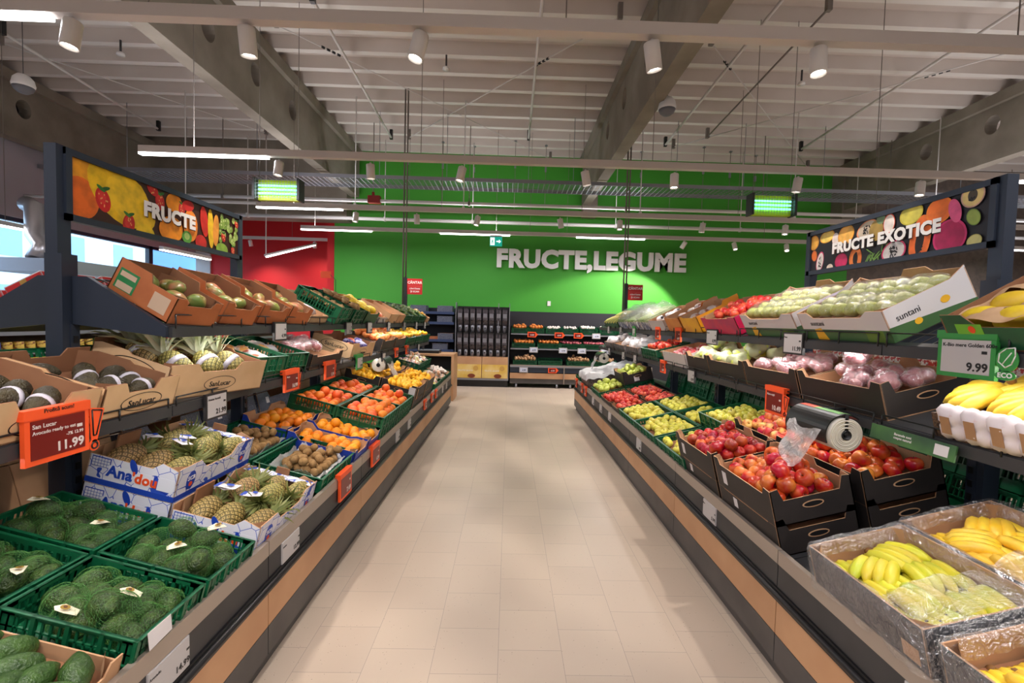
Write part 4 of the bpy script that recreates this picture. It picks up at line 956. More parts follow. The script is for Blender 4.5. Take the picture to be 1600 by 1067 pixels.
for i in range(g+1):
    for j in range(g+1):
        u, v = -1+2*i/g, -1+2*j/g; e = max(abs(u),abs(v)); x, y = u*.43, v*.38
        z = h+.03+noise.noise(Vector((u*4,v*4,3)))*.05-(max(0,e-.93)*1.2)
        vs.append((x,y,z))
mb.add(vs, [(i*(g+1)+j, i*(g+1)+j+1, (i+1)*(g+1)+j+1, (i+1)*(g+1)+j) for i in range(g) for j in range(g)], 0, None, True)
obj('plastic_sheet', mb, None, M, 'crumpled white plastic sheet covering the long box at the far end', 'plastic sheet', mats=filmw)
b, M = std(1, .25, 7.9, .5, .4, .118, 'pear', 0, 'x', 'x', 'crate', lab='green crate at the very end of the right rack')

# spare crates and boxes on the far half of the racks, seen under the middle shelf
for i, y in enumerate([1.35,1.98,2.63,3.28,3.93,4.58,5.23,5.9]):
    for k in range(3):
        if i == 4 and k == 2: continue
        std(1, .63, y, .38, .6, .15, 'gold', 0, 'x', 'x', 'crate', back=True, up=.155*k, lab='spare green crate behind the %s, %s of its stack' % (['bananas','apple boxes','red apples','raised yellow apples','yellow apples','far yellow apples','nectarines','pears'][i], ['bottom','middle','top'][k]))
std(1, .63, 3.93, .38, .6, .15, 'gold', 16, 'pale apple', 'on the spare stack under the middle shelf', 'crate', back=True, up=.31, over=1.3, lab='green crate of pale apples on the stack under the middle shelf', seed=3)
chalk = bpy.data.materials.new('chalk_print'); chalk.use_nodes = True; N = chalk.node_tree.nodes; Lk = chalk.node_tree.links
_tc = N.new('ShaderNodeTexCoord'); _v = N.new('ShaderNodeTexVoronoi'); _v.feature = 'DISTANCE_TO_EDGE'; _v.inputs['Scale'].default_value = 22; _w = N.new('ShaderNodeTexNoise'); _w.inputs['Scale'].default_value = 14
_a = N.new('ShaderNodeVectorMath'); _a.operation = 'ADD'; _x = N.new('ShaderNodeValToRGB'); _x.color_ramp.elements[0].color = K(176,178,192)+(1,); _x.color_ramp.elements[1].color = K(64,70,88)+(1,); _x.color_ramp.elements[1].position = .045
Lk.new(_tc.outputs['Object'], _w.inputs['Vector']); Lk.new(_tc.outputs['Object'], _a.inputs[0]); Lk.new(_w.outputs[1], _a.inputs[1]); Lk.new(_a.outputs[0], _v.inputs['Vector']); Lk.new(_v.outputs[0], _x.inputs[0]); Lk.new(_x.outputs[0], N['Principled BSDF'].inputs['Base Color'])
def chalkbox(M, W, L, h, lab):
    b = carton(M, W, L, h, lab, outer=chalk, inner=kraft, back=[(0,0),(.28,0),(.32,-.05),(.68,-.05),(.72,0),(1,0)], front=[(0,0),(.28,0),(.32,-.05),(.68,-.05),(.72,0),(1,0)])
    patch(b, .045, .05, paper, (W/2, -.15, h*.7), (1,0,0), 'paper_label'); return b
for i, y in enumerate([1.45,2.64,3.26,3.88]):
    for k in range(2):
        std(-1, .62, y, .38, .58, .22, 'orange', 14 if k else 0, 'small orange', 'in the chalk patterned box behind the %s' % ['avocados','pineapples','kiwis','blue boxes'][i], chalkbox, back=True, up=.225*k, lab='slate blue box with chalk style fruit drawings behind the %s, %s one' % (['avocados','pineapples','kiwis','blue orange boxes'][i], ['lower','upper'][k]), over=.25, seed=i)
for k in range(2): std(-1, .62, 2.05, .38, .46, .22, 'orange', 0, 'x', 'x', lambda M,W,L,h,l: carton(M,W,L,h,l,outer=kraft), back=True, up=.225*k, lab='plain brown carton behind the stacked pineapple boxes, %s one' % ['lower','upper'][k])
for i, y in enumerate([4.5,5.12,5.74]):
    for k in range(2): std(-1, .6, y, .38, .58, .22, 'orange', 0, 'x', 'x', lambda M,W,L,h,l: carton(M,W,L,h,l,outer=kraft), back=True, up=.225*k, lab='plain brown cardboard box behind the %s, %s one' % (['nearer grapefruit','farther grapefruit','lemons'][i], ['lower','upper'][k]))

# ================= middle and top shelves =================
def bagged(M, W, L, h, n, kind, per, r, bagm, what, bag, where, seed, up=.0, grid=None):
    # n bags of fruit in a box: each bag a film skin around its own fruit
    rs = np.random.RandomState(seed); R_ = r*2.1
    P = settle(n, W, L, R_, max(.01,h-R_*1.0), rs, 120)
    P[:,0] = np.clip(P[:,0],-W/2+R_*.95,W/2-R_*.95)
    for i, p in enumerate(P):
        a0 = rs.uniform(0,6.28); cs = [(p[0]+math.cos(a0+k*2*PI/per)*r*1.05, p[1]+math.sin(a0+k*2*PI/per)*r*1.05, p[2]+(.3*r if k%2 else -.3*r)) for k in range(per)]
        for q in cs: obj(F[kind].name.split('.')[0], F[kind], None, M @ T(q) @ rand_rot(rs,'flat') @ Matrix.Scale(r/((F[kind].vertices[0].co.length+.0001) if False else r),4), '%s inside a %s %s' % (what, bag, where), what.split()[-1], '%ss bagged %s' % (what, where))
        o = obj('plastic_bag', hull_mesh(cs, r*1.12, 'plastic_bag', bagm, 3, 1.05, .16, i+seed, tail=(math.cos(a0)*.3,math.sin(a0)*.3,.3)), None, M, '%s of %ss %s' % (bag, what, where), 'bag', '%ss %s' % (bag, where))
# --- left, middle shelf
woodb = mat('pale_wood_board', K(226,190,146), .7, 0, K(210,172,128), 7, .3, .7)
def sanlucar(M, W, L, h, lab, side_print=True, deep=False):
    pf = [(0,.02),(.28,.02),(.34,-.012),(.66,-.012),(.72,.02),(1,.02)]
    b = carton(M, W, L, h, lab, outer=woodb, inner=kraftdark, front=[(0,.01),(.3,.01),(.36,-.03),(.7,-.03),(.76,.01),(1,.01)], back=pf, side=[(0,.0),(.5,.0),(.55,.012),(.9,.012),(1,.0)])
    def ring(c, n, a):
        m = MB(); k = 32
        for i in range(k):
            t0, t1 = 2*PI*i/k, 2*PI*(i+1)/k
            m.add([(a*math.cos(t0),.36*a*math.sin(t0),0),(a*math.cos(t1),.36*a*math.sin(t1),0),(a*.96*math.cos(t1),.33*a*math.sin(t1),0),(a*.96*math.cos(t0),.33*a*math.sin(t0),0)], [(0,1,2,3)])
        obj('printed_oval', m, b, face(c,n), mats=ink)
    printed(b, 'SanLucar', .036, ink, (-W/2-.001,0,h*.36), (-1,0,0), .01); ring((-W/2-.001,0,h*.38), (-1,0,0), .1)
    if side_print: printed(b, 'SanLucar', .05, ink, (-.02,L/2+.001,h*.62), (0,1,0), .01); ring((-.02,L/2+.001,h*.62),(0,1,0),.13)
    return b
def traybar(M, W, L): obj('shelf_tray', MB().box(-W/2,W/2,-L/2,L/2,-.0,.028), None, M, 'x', 'tray', mats=dark)
def dark_avos(M, W, L, h, wh, seed):
    out = fill(M, W, L, h, 'dark_avocado', 8, 'dark ripe avocado '+wh, 'avocado', 'dark avocados '+wh, r=.043, over=-.1, mode='flat', seed=seed)
    for i,(o,p) in enumerate(out):
        if i % 2 == 0:
            obj('label_band', MB().lathe([(.0385,-.007),(.0395,0),(.0385,.007)],20), o, mats=mat('band_silver', K(196,192,204), .4))
M = CM(-1,2,.2,1.80,.0); b = sanlucar(M,.4,.36,.12,'pale wooden box of dark avocados, the farther of two'); liner(b,.4,.36,.04); dark_avos(M,.4,.36,.12,'in the farther pale wooden box',3)
M = CM(-1,2,.2,1.42,.0); b = sanlucar(M,.4,.37,.12,'pale wooden box of dark avocados behind the orange price frame'); liner(b,.4,.37,.04); dark_avos(M,.4,.37,.12,'in the nearer pale wooden box',6)
M = CM(-1,2,.19,2.30,.0,rz=-.16); b = sanlucar(M,.4,.6,.15,'pale wooden box of banded pineapples on the middle shelf'); liner(b,.4,.6,.05)
for i,(x,y,z,a,b_) in enumerate([(-.10,-.16,.12,PI+.3,-.25),(-.10,-.01,.125,PI-.1,-.2),(-.08,.15,.12,PI+.1,-.25),(.08,-.1,.14,PI+.2,-.3),(.09,.08,.14,PI-.2,-.3),(.06,.2,.13,PI-.3,-.2)]):
    A = M @ T((x,y,z)) @ Rt(a-PI/2,'Z') @ Rt(PI/2-.35,'X') @ Matrix.Scale(.95,4)
    pineapple(A, 'pineapple with silver band and pale crown in the pale box on the middle shelf', 'banded pineapples', 1, strap=True)
packw = [mat('pack_whiteprint', K(232,228,232), .4, 0, K(226,120,90), 16, .56, .62), mat('pack_orangeprint', K(236,170,90), .4, 0, K(240,230,226), 12, .45, .55)]
def packs(M, W, L, h, n, where, seed, mats_=packw, sz=(.05,.08,.022), name='fruit_pack', what='printed fruit pack'):
    rs = np.random.RandomState(seed); P = settle(n, W-.02, L-.02, min(W,L)/2.3 if min(sz[:2])*2 > min(W,L)/2.3 else min(sz[:2])*.9, .02, rs, 80)
    P[:,2] = P[:,2]*.35+h*.55
    for i,p in enumerate(P):
        me = hull_mesh([(-sz[0]*.5,-sz[1]*.5,0),(sz[0]*.5,-sz[1]*.5,0),(-sz[0]*.5,sz[1]*.5,0),(sz[0]*.5,sz[1]*.5,0)], sz[2], name, mats_[i % len(mats_)], 2, 1.05, .15, i) if (name,i%3,seed) not in PKC else PKC[(name,i%3,seed)]
        PKC[(name,i%3,seed)] = me
        p[0] = np.clip(p[0],-W/2+sz[0]*1.0,W/2-sz[0]*1.0); p[1] = np.clip(p[1],-L/2+sz[1]*.9,L/2-sz[1]*.9)
        obj(name, me, None, M @ T(p) @ Rt(rs.uniform(-.4,.4),'Z') @ Rt(rs.uniform(-.3,.3),'X'), '%s %s' % (what, where), 'pack', what+'s '+where)
PKC = {}
for i,(y,wh) in enumerate([(2.83,'nearer'),(3.13,'farther')]):
    M = CM(-1,2,.22,y,.0,rz=-.12); crate(M,.4,.295,.14,'green crate of printed packs on the left middle shelf, '+wh); packs(M,.4,.295,.12,5,'in the %s green crate, left middle shelf' % wh, i+3)
netpink = mat('pack_pinkfruit', K(236,140,120), .4, 0, K(240,200,196), 14, .4, .6)
M = CM(-1,2,.2,3.62); b = blackbox(M,.4,.6,.1,'dark box of pink fruit in clear bags on the left middle shelf'); liner(b,.4,.6,.03)
bagged(M,.38,.58,.11,5,'plum',4,.034,filmp,'pink plum','clear bag','on the left middle shelf',4)
M = CM(-1,2,.2,4.52,rz=-.05); b = sanlucar(M,.39,.58,.14,'pale wooden box with purple packs beyond the pink bagged fruit'); liner(b,.39,.58,.05)
packs(M,.39,.58,.14,7,'in the far pale wooden box',9,[mat('pack_violet', K(60,44,130), .35, 0, K(200,196,226), 14, .5, .6), mat('pack_redorange', K(226,110,80), .4)])
for i,(y,wh) in enumerate([(5.43,'nearer'),(6.05,'farther')]):
    std(-1,.2,y,.39,.57,.14,'apricot',26,'orange apricot','in the %s dark box of the left middle shelf' % wh, blackbox, lev=2, lab='dark box of apricots on the left middle shelf, '+wh, mode='flat', over=1.2, seed=i)
for i,y in enumerate([6.72,7.35,7.95]):
    wh = ['first','second','last'][i]
    std(-1,.2,y,.39,.57,.13,'lemon',18,'pale yellow lemon','in the %s far crate of the left middle shelf' % wh,'crate',lev=2,lab='green crate of pale yellow fruit, %s at the far end of the left middle shelf' % wh,mode='flat',over=1.2,seed=i,r=.036)
# --- left, top shelf: mango boxes
mangob = mat('mango_board', K(196,116,66), .6, 0, K(176,98,52), 8, .3, .7)
def mangobox(M, W, L, h, lab):
    b = carton(M, W, L, h, lab, outer=mangob, inner=kraftdark, front=[(0,.0),(.18,.0),(.24,-.03),(.76,-.03),(.82,.0),(1,.0)], side=[(0,.0),(.44,.0),(.5,.035),(1,.035)], back=[(0,.03),(1,.03)])
    patch(b, .085, .075, mat('label_beige', K(206,178,150), .6), (-.09,L/2+.0006,h*.5), (0,1,0), 'paper_label')
    patch(b, .10, .09, mat('label_green', K(40,128,70), .5), (.09,L/2+.0006,h*.6), (0,1,0), 'green_label'); patch(b, .08, .022, mat('label_beige', K(206,178,150)), (.09,L/2+.0014,h*.8), (0,1,0), 'paper_strip'); patch(b, .08, .03, mat('label_beige', K(206,178,150)), (.09,L/2+.0014,h*.38), (0,1,0), 'paper_strip')
    return b
for i,(y,rz) in enumerate([(2.12,-.12),(2.46,-.1),(2.80,-.1),(3.14,-.08)]):
    wh = ['nearest','second','third','farthest'][i]
    std(-1,.165,y,.32,.262,.12,'mango',5,'green and red mango','in the %s mango box of the top shelf' % wh, mangobox, lev=3, rz=rz, lab='orange brown cardboard box of mangoes on the top left shelf, %s of four' % wh, r=.05, mode='flat', over=.3, seed=i+2, scale=(.80,.86))
M = CM(-1,3,.2,3.50,.0); b = carton(M,.36,.3,.06,'low pale wooden tray with printed paper between mangoes and green crate',outer=woodb); packs(M,.34,.28,.06,3,'in the low wooden tray',5,[paper])
M = CM(-1,3,.2,3.93,.0); crate(M,.4,.3,.15,'green crate of ginger on the top left shelf'); fill(M,.4,.3,.12,'ginger',12,'knobbly ginger root in the green crate','ginger','ginger roots',r=.034,over=.8,mode='flat',seed=3)
std(-1,.2,4.3,.4,.3,.14,'ginger',8,'pale ginger','in the second green crate, top left shelf','crate',lev=3,lab='second green crate of ginger, top left shelf',r=.036,mode='flat',seed=5)
gboard = mat('dark_green_board', K(34,92,56), .55, 0, K(28,76,46), 6)
std(-1,.2,4.72,.4,.4,.13,'melon',8,'tan melon','in the dark green box, top left shelf',lambda M,W,L,h,l: carton(M,W,L,h,l,outer=gboard,front=prof_tab(cut=.02,up=0)),lev=3,lab='dark green cardboard box of tan melons on the top left shelf',mode='flat',seed=5,over=.7)
M = CM(-1,3,.2,5.2); b = carton(M,.38,.3,.07,'white tray of orange punnets on the top left shelf',outer=offw); packs(M,.36,.3,.07,4,'in the white tray, top left shelf',6,[mat('pack_coral', K(240,120,90), .4, 0, K(250,190,160), 16)],what='coral punnet')
M = CM(-1,3,.2,5.6); carton(M,.4,.36,.12,'empty tilted pale cardboard box on the top left shelf',outer=woodb); M = CM(-1,3,.2,6.0); carton(M,.4,.36,.12,'pale cardboard box before the courgettes',outer=kraft)
cour = mat('courgette_skin', K(64,96,40), .4, 0, K(120,140,60), 12)
CR = [MB().tube([(0,-.09,0),(.005,-.04,0),(.008,.03,.002),(0,.09,0)],[.012,.02,.021,.013],10).mesh('courgette', cour)]
for i,y in enumerate([6.45,6.95,7.45]):
    M = CM(-1,3,.2,y); wh = ['near','middle','far'][i]; b = crate(M,.4,.46,.12,'green crate of courgettes at the %s end of the top left shelf' % wh); liner(b,.4,.46,.07,crateg)
    for k in range(14): obj('courgette', CR[0], None, M @ T((-.15+.05*(k%7),-.1+.2*(k//7),.10+.012*(k%3))) @ Rt(.3*math.sin(k*3),'Z'), 'dark green courgette in the %s crate, top left shelf' % wh, 'courgette', 'courgettes in the %s crate' % wh)
M = CM(-1,3,.15,7.93); b = carton(M,.3,.3,.1,'small box holding a bag of yellow fruit at the end of the top left shelf',outer=kraft); bagged(M,.28,.28,.1,2,'lemon',3,.03,film,'yellow lemon','clear bag','at the end of the top left shelf',3)
# far half of the left rack: red gift boxes and yellow posters on crates
for i,(y,s) in enumerate([(2.12,.09),(2.12,.28),(2.4,.1),(2.4,.29)]):
    M = CM(-1,3,s,y,back=True); b = carton(M,.17,.26,.06,'flat red and white fruit box on the far side of the left rack, %s' % ['lower near','upper near','lower far','upper far'][i],outer=mat('gift_red', K(196,40,40), .4),inner=paper)
    patch(b,.03,.058,mat('gold_ribbon', K(210,170,90), .3, .5),(0,-.131,.03),(0,-1,0),'ribbon'); obj('box_lid', MB().box(-.085,.085,-.13,.13,.06,.064), b, mats=paper)
for i,(y,x) in enumerate([(1.9,.25),(2.55,.25),(3.2,.2)]):
    M = CM(-1,2,.22,y,back=True); crate(M,.4,.58,.13,'green crate behind the left uprights, %s' % ['near','middle','far'][i])
    obj('yellow_poster', MB().prism([(-.17,-.27),(.2,-.27),(.2,.27),(-.17,.27)], lambda u,v,w:(u,v,.07+.02*math.sin(u*9+i)+w), 0,.002), None, M, 'bright yellow paper sheet lying on the green crate behind the left rack, %s one' % ['near','middle','far'][i], 'paper', mats=mat('yellow_paper', K(238,226,30), .6))
for i,y in enumerate([2.85,3.45,4.05]):
    M = CM(-1,3,.2,y,back=True); carton(M,.4,.55,.13,'pale box on the far side top shelf, %s' % ['near','middle','far'][i],outer=woodb)

# --- right, middle shelf
def plumbox(M,W,L,h,lab): return applebox(M,W,L,h,lab)
for i,(y,wh) in enumerate([(2.22,'nearer'),(2.81,'farther')]):
    M = CM(1,2,.205,y); b = plumbox(M,.39,.575,.135,'black cardboard box of plums in clear bags on the right middle shelf, '+wh); liner(b,.39,.575,.05)
    bagged(M,.38,.56,.135,8,'plum',5,.03,filmp,'purple plum','frosted bag','in the %s plum box' % wh, i*5+2)
for i,(y,wh) in enumerate([(3.39,'nearer'),(3.9,'farther')]):
    L_ = .57 if i == 0 else .44
    M = CM(1,2,.205,y); b = plumbox(M,.39,L_,.13,'black cardboard box of pears in milky bags, right middle shelf, '+wh); liner(b,.39,L_,.05)
    bagged(M,.38,L_-.02,.13,7-i,'pear',4,.036,mat('greenish_film', K(228,232,200), .3, alpha=.55, bump=.9, bscale=30),'pale pear','milky bag','in the %s pear box' % wh, i*5+4)
M = CM(1,2,.2,4.45); b = carton(M,.39,.6,.13,'white printed box of red packs on the right middle shelf',outer=mat('white_print', K(206,200,200), .5, 0, K(120,150,90), 10, .62, .66))
packs(M,.38,.58,.13,9,'in the white printed box',8,[mat('pack_red', K(206,60,70), .4, 0, K(240,200,200), 18, .5, .58)],what='red fruit pack')
std(1,.2,5.25,.39,.58,.12,'apple2' if False else 'peach',16,'pale peach','in the green crate of the right middle shelf','crate',lev=2,lab='green crate of pale peaches on the right middle shelf',seed=3,over=1.1)
for i,y in enumerate([6.0,6.7,7.4]):
    M = CM(1,2,.2,y); b = carton(M,.39,.6,.1,'dark box of white bagged produce, far right middle shelf, %s' % ['near','middle','far'][i],outer=mat('grey_print', K(110,104,104), .6, 0, K(60,58,60), 20)); 
    bagged(M,.38,.58,.1,4,'garlic',4,.045,filmw,'white garlic bulb','milky bag','in the %s dark box, far right' % ['first','second','third'][i], i+3)
# bananas above the paper bagged packs, nearest bay
M = CM(1,2,.2,1.2); W, L, h = .4, 1.0, .09
wk = mat('wicker', K(110,84,62), .8, 0, K(60,44,34), 90)
b = obj('wicker_basket', MB().box(-W/2,W/2,-L/2,L/2,0,.02).box(-W/2,-W/2+.015,-L/2,.08,0,h).box(W/2-.015,W/2,-L/2,L/2,0,h).box(-W/2,W/2,-L/2,-L/2+.015,0,h).box(-W/2,W/2,L/2-.015,L/2,0,h), None, M, 'long brown wicker tray under the bananas on the right middle shelf', 'basket', mats=wk)
mpk = [mat('pack_paperwhite', K(226,216,220), .5, 0, K(214,130,130), 20, .6, .68), mat('label_kraft', K(168,128,92), .6)]
for i in range(5):
    t = thing('paper_pack', 'white and pink paper pack with brown label standing under the shelf bananas', 'pack', M @ T((-W/2-.0,.42-i*.088,.0)), 'paper packs under the bananas')
    obj('wrapper', hull_mesh([(.01,-.02,.03),(.01,.02,.03),(.01,-.02,.10),(.01,.02,.10)], .032, 'wrapper', mpk[0], 3, 1.02, .12, i), t)
    obj('brown_label', MB().box(-.018,.018,-.032,.032,0,.002), t, face((-.0265,0,.065),(-1,0,0)), mats=mpk[1])
rs = random.Random(4)
spots = [(.0,.40,.13,2.2,5),(-.02,.22,.14,2.0,6),(-.03,.05,.13,2.3,5),(.07,.28,.15,2.2,5),(.05,.08,.17,2.0,6),(.08,-.08,.2,2.4,6),(-.06,-.2,.13,2.6,6),(.1,-.3,.17,2.2,6),(-.08,-.4,.12,2.5,5)]
for x,y,z,a,n in spots:
    t = bunch(M @ T((x,y,z+.035)) @ Rt(a,'Z') @ Rt(-.15,'X'), rs, 'y', n, 'bunch of ripe yellow bananas heaped on the right middle shelf', 'banana bunches on the middle shelf', spread=.19)
# --- right, top shelf
def pearbox(M,W,L,h,lab,name):
    b = carton(M,W,L,h,lab,outer=mat('box_white2', K(216,212,212), .5),inner=kraft,front=[(0,.0),(.1,.0),(.16,0),(.24,-.03),(.8,-.03),(.86,0),(1,.0)],back=[(0,.02),(.25,.02),(.3,.045),(.5,.045),(.55,.01),(.9,.01),(1,.03)],side=[(0,0),(.8,.0),(1,.03)])
    gb = mat('print_green', K(98,130,50), .5); gd = mat('print_darkgreen', K(66,104,60), .5); ye = mat('print_yellow', K(236,180,40), .5)
    obj('green_band', MB().box(-L/2,L/2,-h*.19,h*.19,0,.0008), b, face((-W/2,0,h*.19),(-1,0,0)), mats=gd)
    for yy in (.2,): obj('yellow_block', MB().prism([(-.05,-h*.19),(.03,-h*.19),(-.0,h*.25),(-.05,h*.19)], lambda u,v,w:(u,v,w), .0008,.0014), b, face((-W/2,yy-.06,h*.19),(-1,0,0)), mats=ye)
    obj('green_block', MB().box(-.05,.05,-h*.19,h*.19,.0008,.0014), b, face((-W/2,-.2,h*.19),(-1,0,0)), mats=gb)
    printed(b, 'suntani', .036, ink, (-W/2-.001,L*.27,h*.6), (-1,0,0), .0)
    sd_ = MB().prism([(-W/2,0),(W/2,0),(W/2,h*.2),(-W/2,h*.45)], lambda u,v,w:(u,v,w), 0,.0008)
    obj('green_band', sd_, b, face((0,-L/2,0),(0,-1,0)), mats=mat('print_darkgreen', K(66,104,60)))
    printed(b, 'suntani', .04, ink, (-.1,-L/2-.001,h*.62), (0,-1,0), .0)
    e = MB(); disc(e,-.02,0,.018,.014,0,0); obj('printed_pear', e, b, face((-.05,-L/2-.001,h*.3),(0,-1,0)), mats=ye)
    e = MB(); disc(e,0,0,.022,.016,0,0); obj('printed_orange_fruit', e, b, face((.07,-L/2-.001,h*.55),(0,-1,0)), mats=ye)
    return b
for i,(y,wh) in enumerate([(2.21,'nearer'),(2.84,'farther')]):
    M = CM(1,3,.215,y); b = pearbox(M,.4,.575,.15,'white and green box of wrapped pears on the top right shelf, '+wh,'x'); liner(b,.4,.575,.09)
    for r_ in range(4):
        for c_ in range(6):
            A = M @ T((-.13+.088*r_,-.225+.09*c_,.135)) @ Rt(.5,'Z') @ Rt(PI/2,'X')
            obj('pear', F['pear'], None, A, 'pale green pear in the %s white box, top right shelf' % wh, 'pear', 'wrapped pears in the %s white box' % wh)
    for r_ in range(2):
        for c_ in range(3):
            A = M @ T((-.086+.176*r_,-.18+.18*c_,.135))
            obj('plastic_wrap', hull_mesh([(-.045,-.045,0),(.045,-.045,0),(-.045,.045,0),(.045,.045,0)], .042, 'plastic_wrap', film, 3, 1.08, .1, r_*3+c_), None, A, 'clear wrap around four pears in the %s white box' % wh, 'wrap', 'pear wraps %s' % wh)
M = CM(1,3,.21,1.36); W, L, h = .41, .6, .12
b = carton(M,W,L,h,'dark green box of yellow melons in moulded brown card on the top right shelf',outer=gboard,inner=kraftdark,front=[(0,.0),(.12,.0),(.17,-.0),(.24,-.035),(.8,-.035),(.87,.012),(1,.012)],side=[(0,.0),(1,.012)],back=[(0,.06),(.4,.06),(.45,.03),(1,.03)])
patch(b,.09,.045,mat('print_lime', K(110,180,50), .5),(-W/2-.0005,.21,h*.62),(-1,0,0),'green_label'); e = MB(); disc(e,0,0,.012,.014); obj('printed_mark', e, b, face((-W/2-.0018,.2,h*.64),(-1,0,0)), mats=orink); printed(b,'BIO',.026,mat('print_lime', K(110,180,50)),(-W/2-.001,.16,h*.2),(-1,0,0),.02)
liner(b,W,L,.05)
for r_ in range(3):
    for c_ in range(5):
        if (r_+c_) % 2 == 0 or True:
            obj('melon', F['melon'], None, M @ T((-.13+.125*r_,-.24+.118*c_,.082)) @ Rt(.6,'Z') @ Rt(PI/2,'X') @ Matrix.Scale(.9,4), 'small yellow melon in the moulded card tray', 'melon', 'melons in the card tray')
mb = MB(); nx, ny = 30, 44; vs = []
for i in range(nx+1):
    for j in range(ny+1):
        x, y = -W/2+.008+(W-.016)*i/nx, -L/2+.008+(L-.016)*j/ny
        vs.append((x,y,.106+.022*math.sin((x+y*.5)*26)*math.sin((y-x*.4)*20)))
fs = []
for i in range(nx):
    for j in range(ny):
        x, y = -W/2+W*(i+.5)/nx, -L/2+L*(j+.5)/ny
        hole = any(((x-(-.13+.125*r_))*.8+(y-(-.24+.118*c_))*.5)**2/.0028+((y-(-.24+.118*c_))*.8-(x-(-.13+.125*r_))*.5)**2/.0009 < 1 for r_ in range(3) for c_ in range(5))
        if not hole: fs.append((i*(ny+1)+j, i*(ny+1)+j+1, (i+1)*(ny+1)+j+1, (i+1)*(ny+1)+j))
mb.add(vs, fs, 0, None, True)
obj('moulded_card', mb, b, mats=mat('moulded_card', K(196,160,122), .8, 0, K(180,142,104), 14))
redb = mat('crimson_board', K(206,28,80), .45, 0, K(180,30,90), 8); yelb = mat('yellow_board', K(240,178,20), .5, 0, K(226,150,40), 5)
std(1,.205,3.48,.4,.56,.14,'peach',24,'coral peach','in the crimson box, top right shelf',lambda M,W,L,h,l: carton(M,W,L,h,l,outer=redb,front=prof_tab(cut=.01,up=0)),lev=3,lab='crimson printed box of peaches on the top right shelf',over=.7,seed=3)
for i,(y,ob) in enumerate([(4.03,yelb),(4.45,mat('amber_board', K(214,140,60), .5, 0, K(196,110,40), 6))]):
    M = CM(1,3,.205,y); b = carton(M,.4,.38,.15,'%s printed box of fruit packs on the top right shelf' % ['bright yellow','amber'][i],outer=ob,front=prof_tab(cut=.01,up=0),side=[(0,0),(.6,0),(.66,.03),(1,.03)]); packs(M,.38,.36,.14,5,'in the %s box' % ['bright yellow','amber'][i], 12+i, [mat('pack_silver', K(214,200,196), .3, 0, K(170,110,90), 16, .5, .6)],what='silvery fruit pack')
M = CM(1,3,.2,4.95); b = carton(M,.4,.5,.12,'white box of dark tipped packs on the top right shelf',outer=offw); packs(M,.38,.48,.12,8,'in the white box, top right',17,[mat('pack_wd', K(232,230,234), .3, 0, K(60,50,60), 14, .56, .6)],what='white pack')
leek = mat('leek_green', K(190,206,150), .4, 0, K(100,140,60), 6); 
LK = MB().tube([(.19,0,0),(.05,0,.003),(-.08,.004,.002),(-.2,.0,0)],[.018,.014,.014,.012],8).mesh('leek', leek)
for i,y in enumerate([5.45,5.95,6.45]):
    wh = ['near','middle','far'][i]; M = CM(1,3,.2,y); b = carton(M,.4,.46,.1,'%s printed box of leeks on the top right shelf' % wh,outer=mat('blue_print', K(70,84,120), .5, 0, K(190,194,200), 16)); liner(b,.4,.46,.06)
    for k in range(12): obj('leek', LK, None, M @ T((0,-.19+.034*k,.09+.016*(k%3))) @ Rt(.06*math.sin(k*5),'Z'), 'pale green leek in the %s printed box' % wh, 'leek', 'leeks in the %s box' % wh)
    obj('plastic_wrap', hull_mesh([(-.12,-.15,.1),(.12,-.15,.1),(-.12,.15,.1),(.12,.15,.1)], .09, 'plastic_wrap', film, 3, 1.02, .3, i), None, M, 'clear film over the %s box of leeks' % wh, 'wrap')
corn = mat('corn_husk', K(196,206,110), .5, 0, K(232,210,120), 18); CN = MB().tube([(.1,0,0),(.04,0,0),(-.05,0,0),(-.11,0,0)],[.01,.022,.024,.01],10).mesh('corn_cob', corn)
M = CM(1,3,.2,7.2); b = carton(M,.4,.9,.1,'long low green box of corn at the far end of the top right shelf',outer=gboard); liner(b,.4,.9,.06)
for k in range(30): obj('corn_cob', CN, None, M @ T((-.1+.2*(k%2),-.42+.058*(k//2),.09+.01*(k%3))) @ Rt(.1*math.sin(k*3),'Z'), 'green husked corn cob in the long low box', 'corn', 'corn cobs')

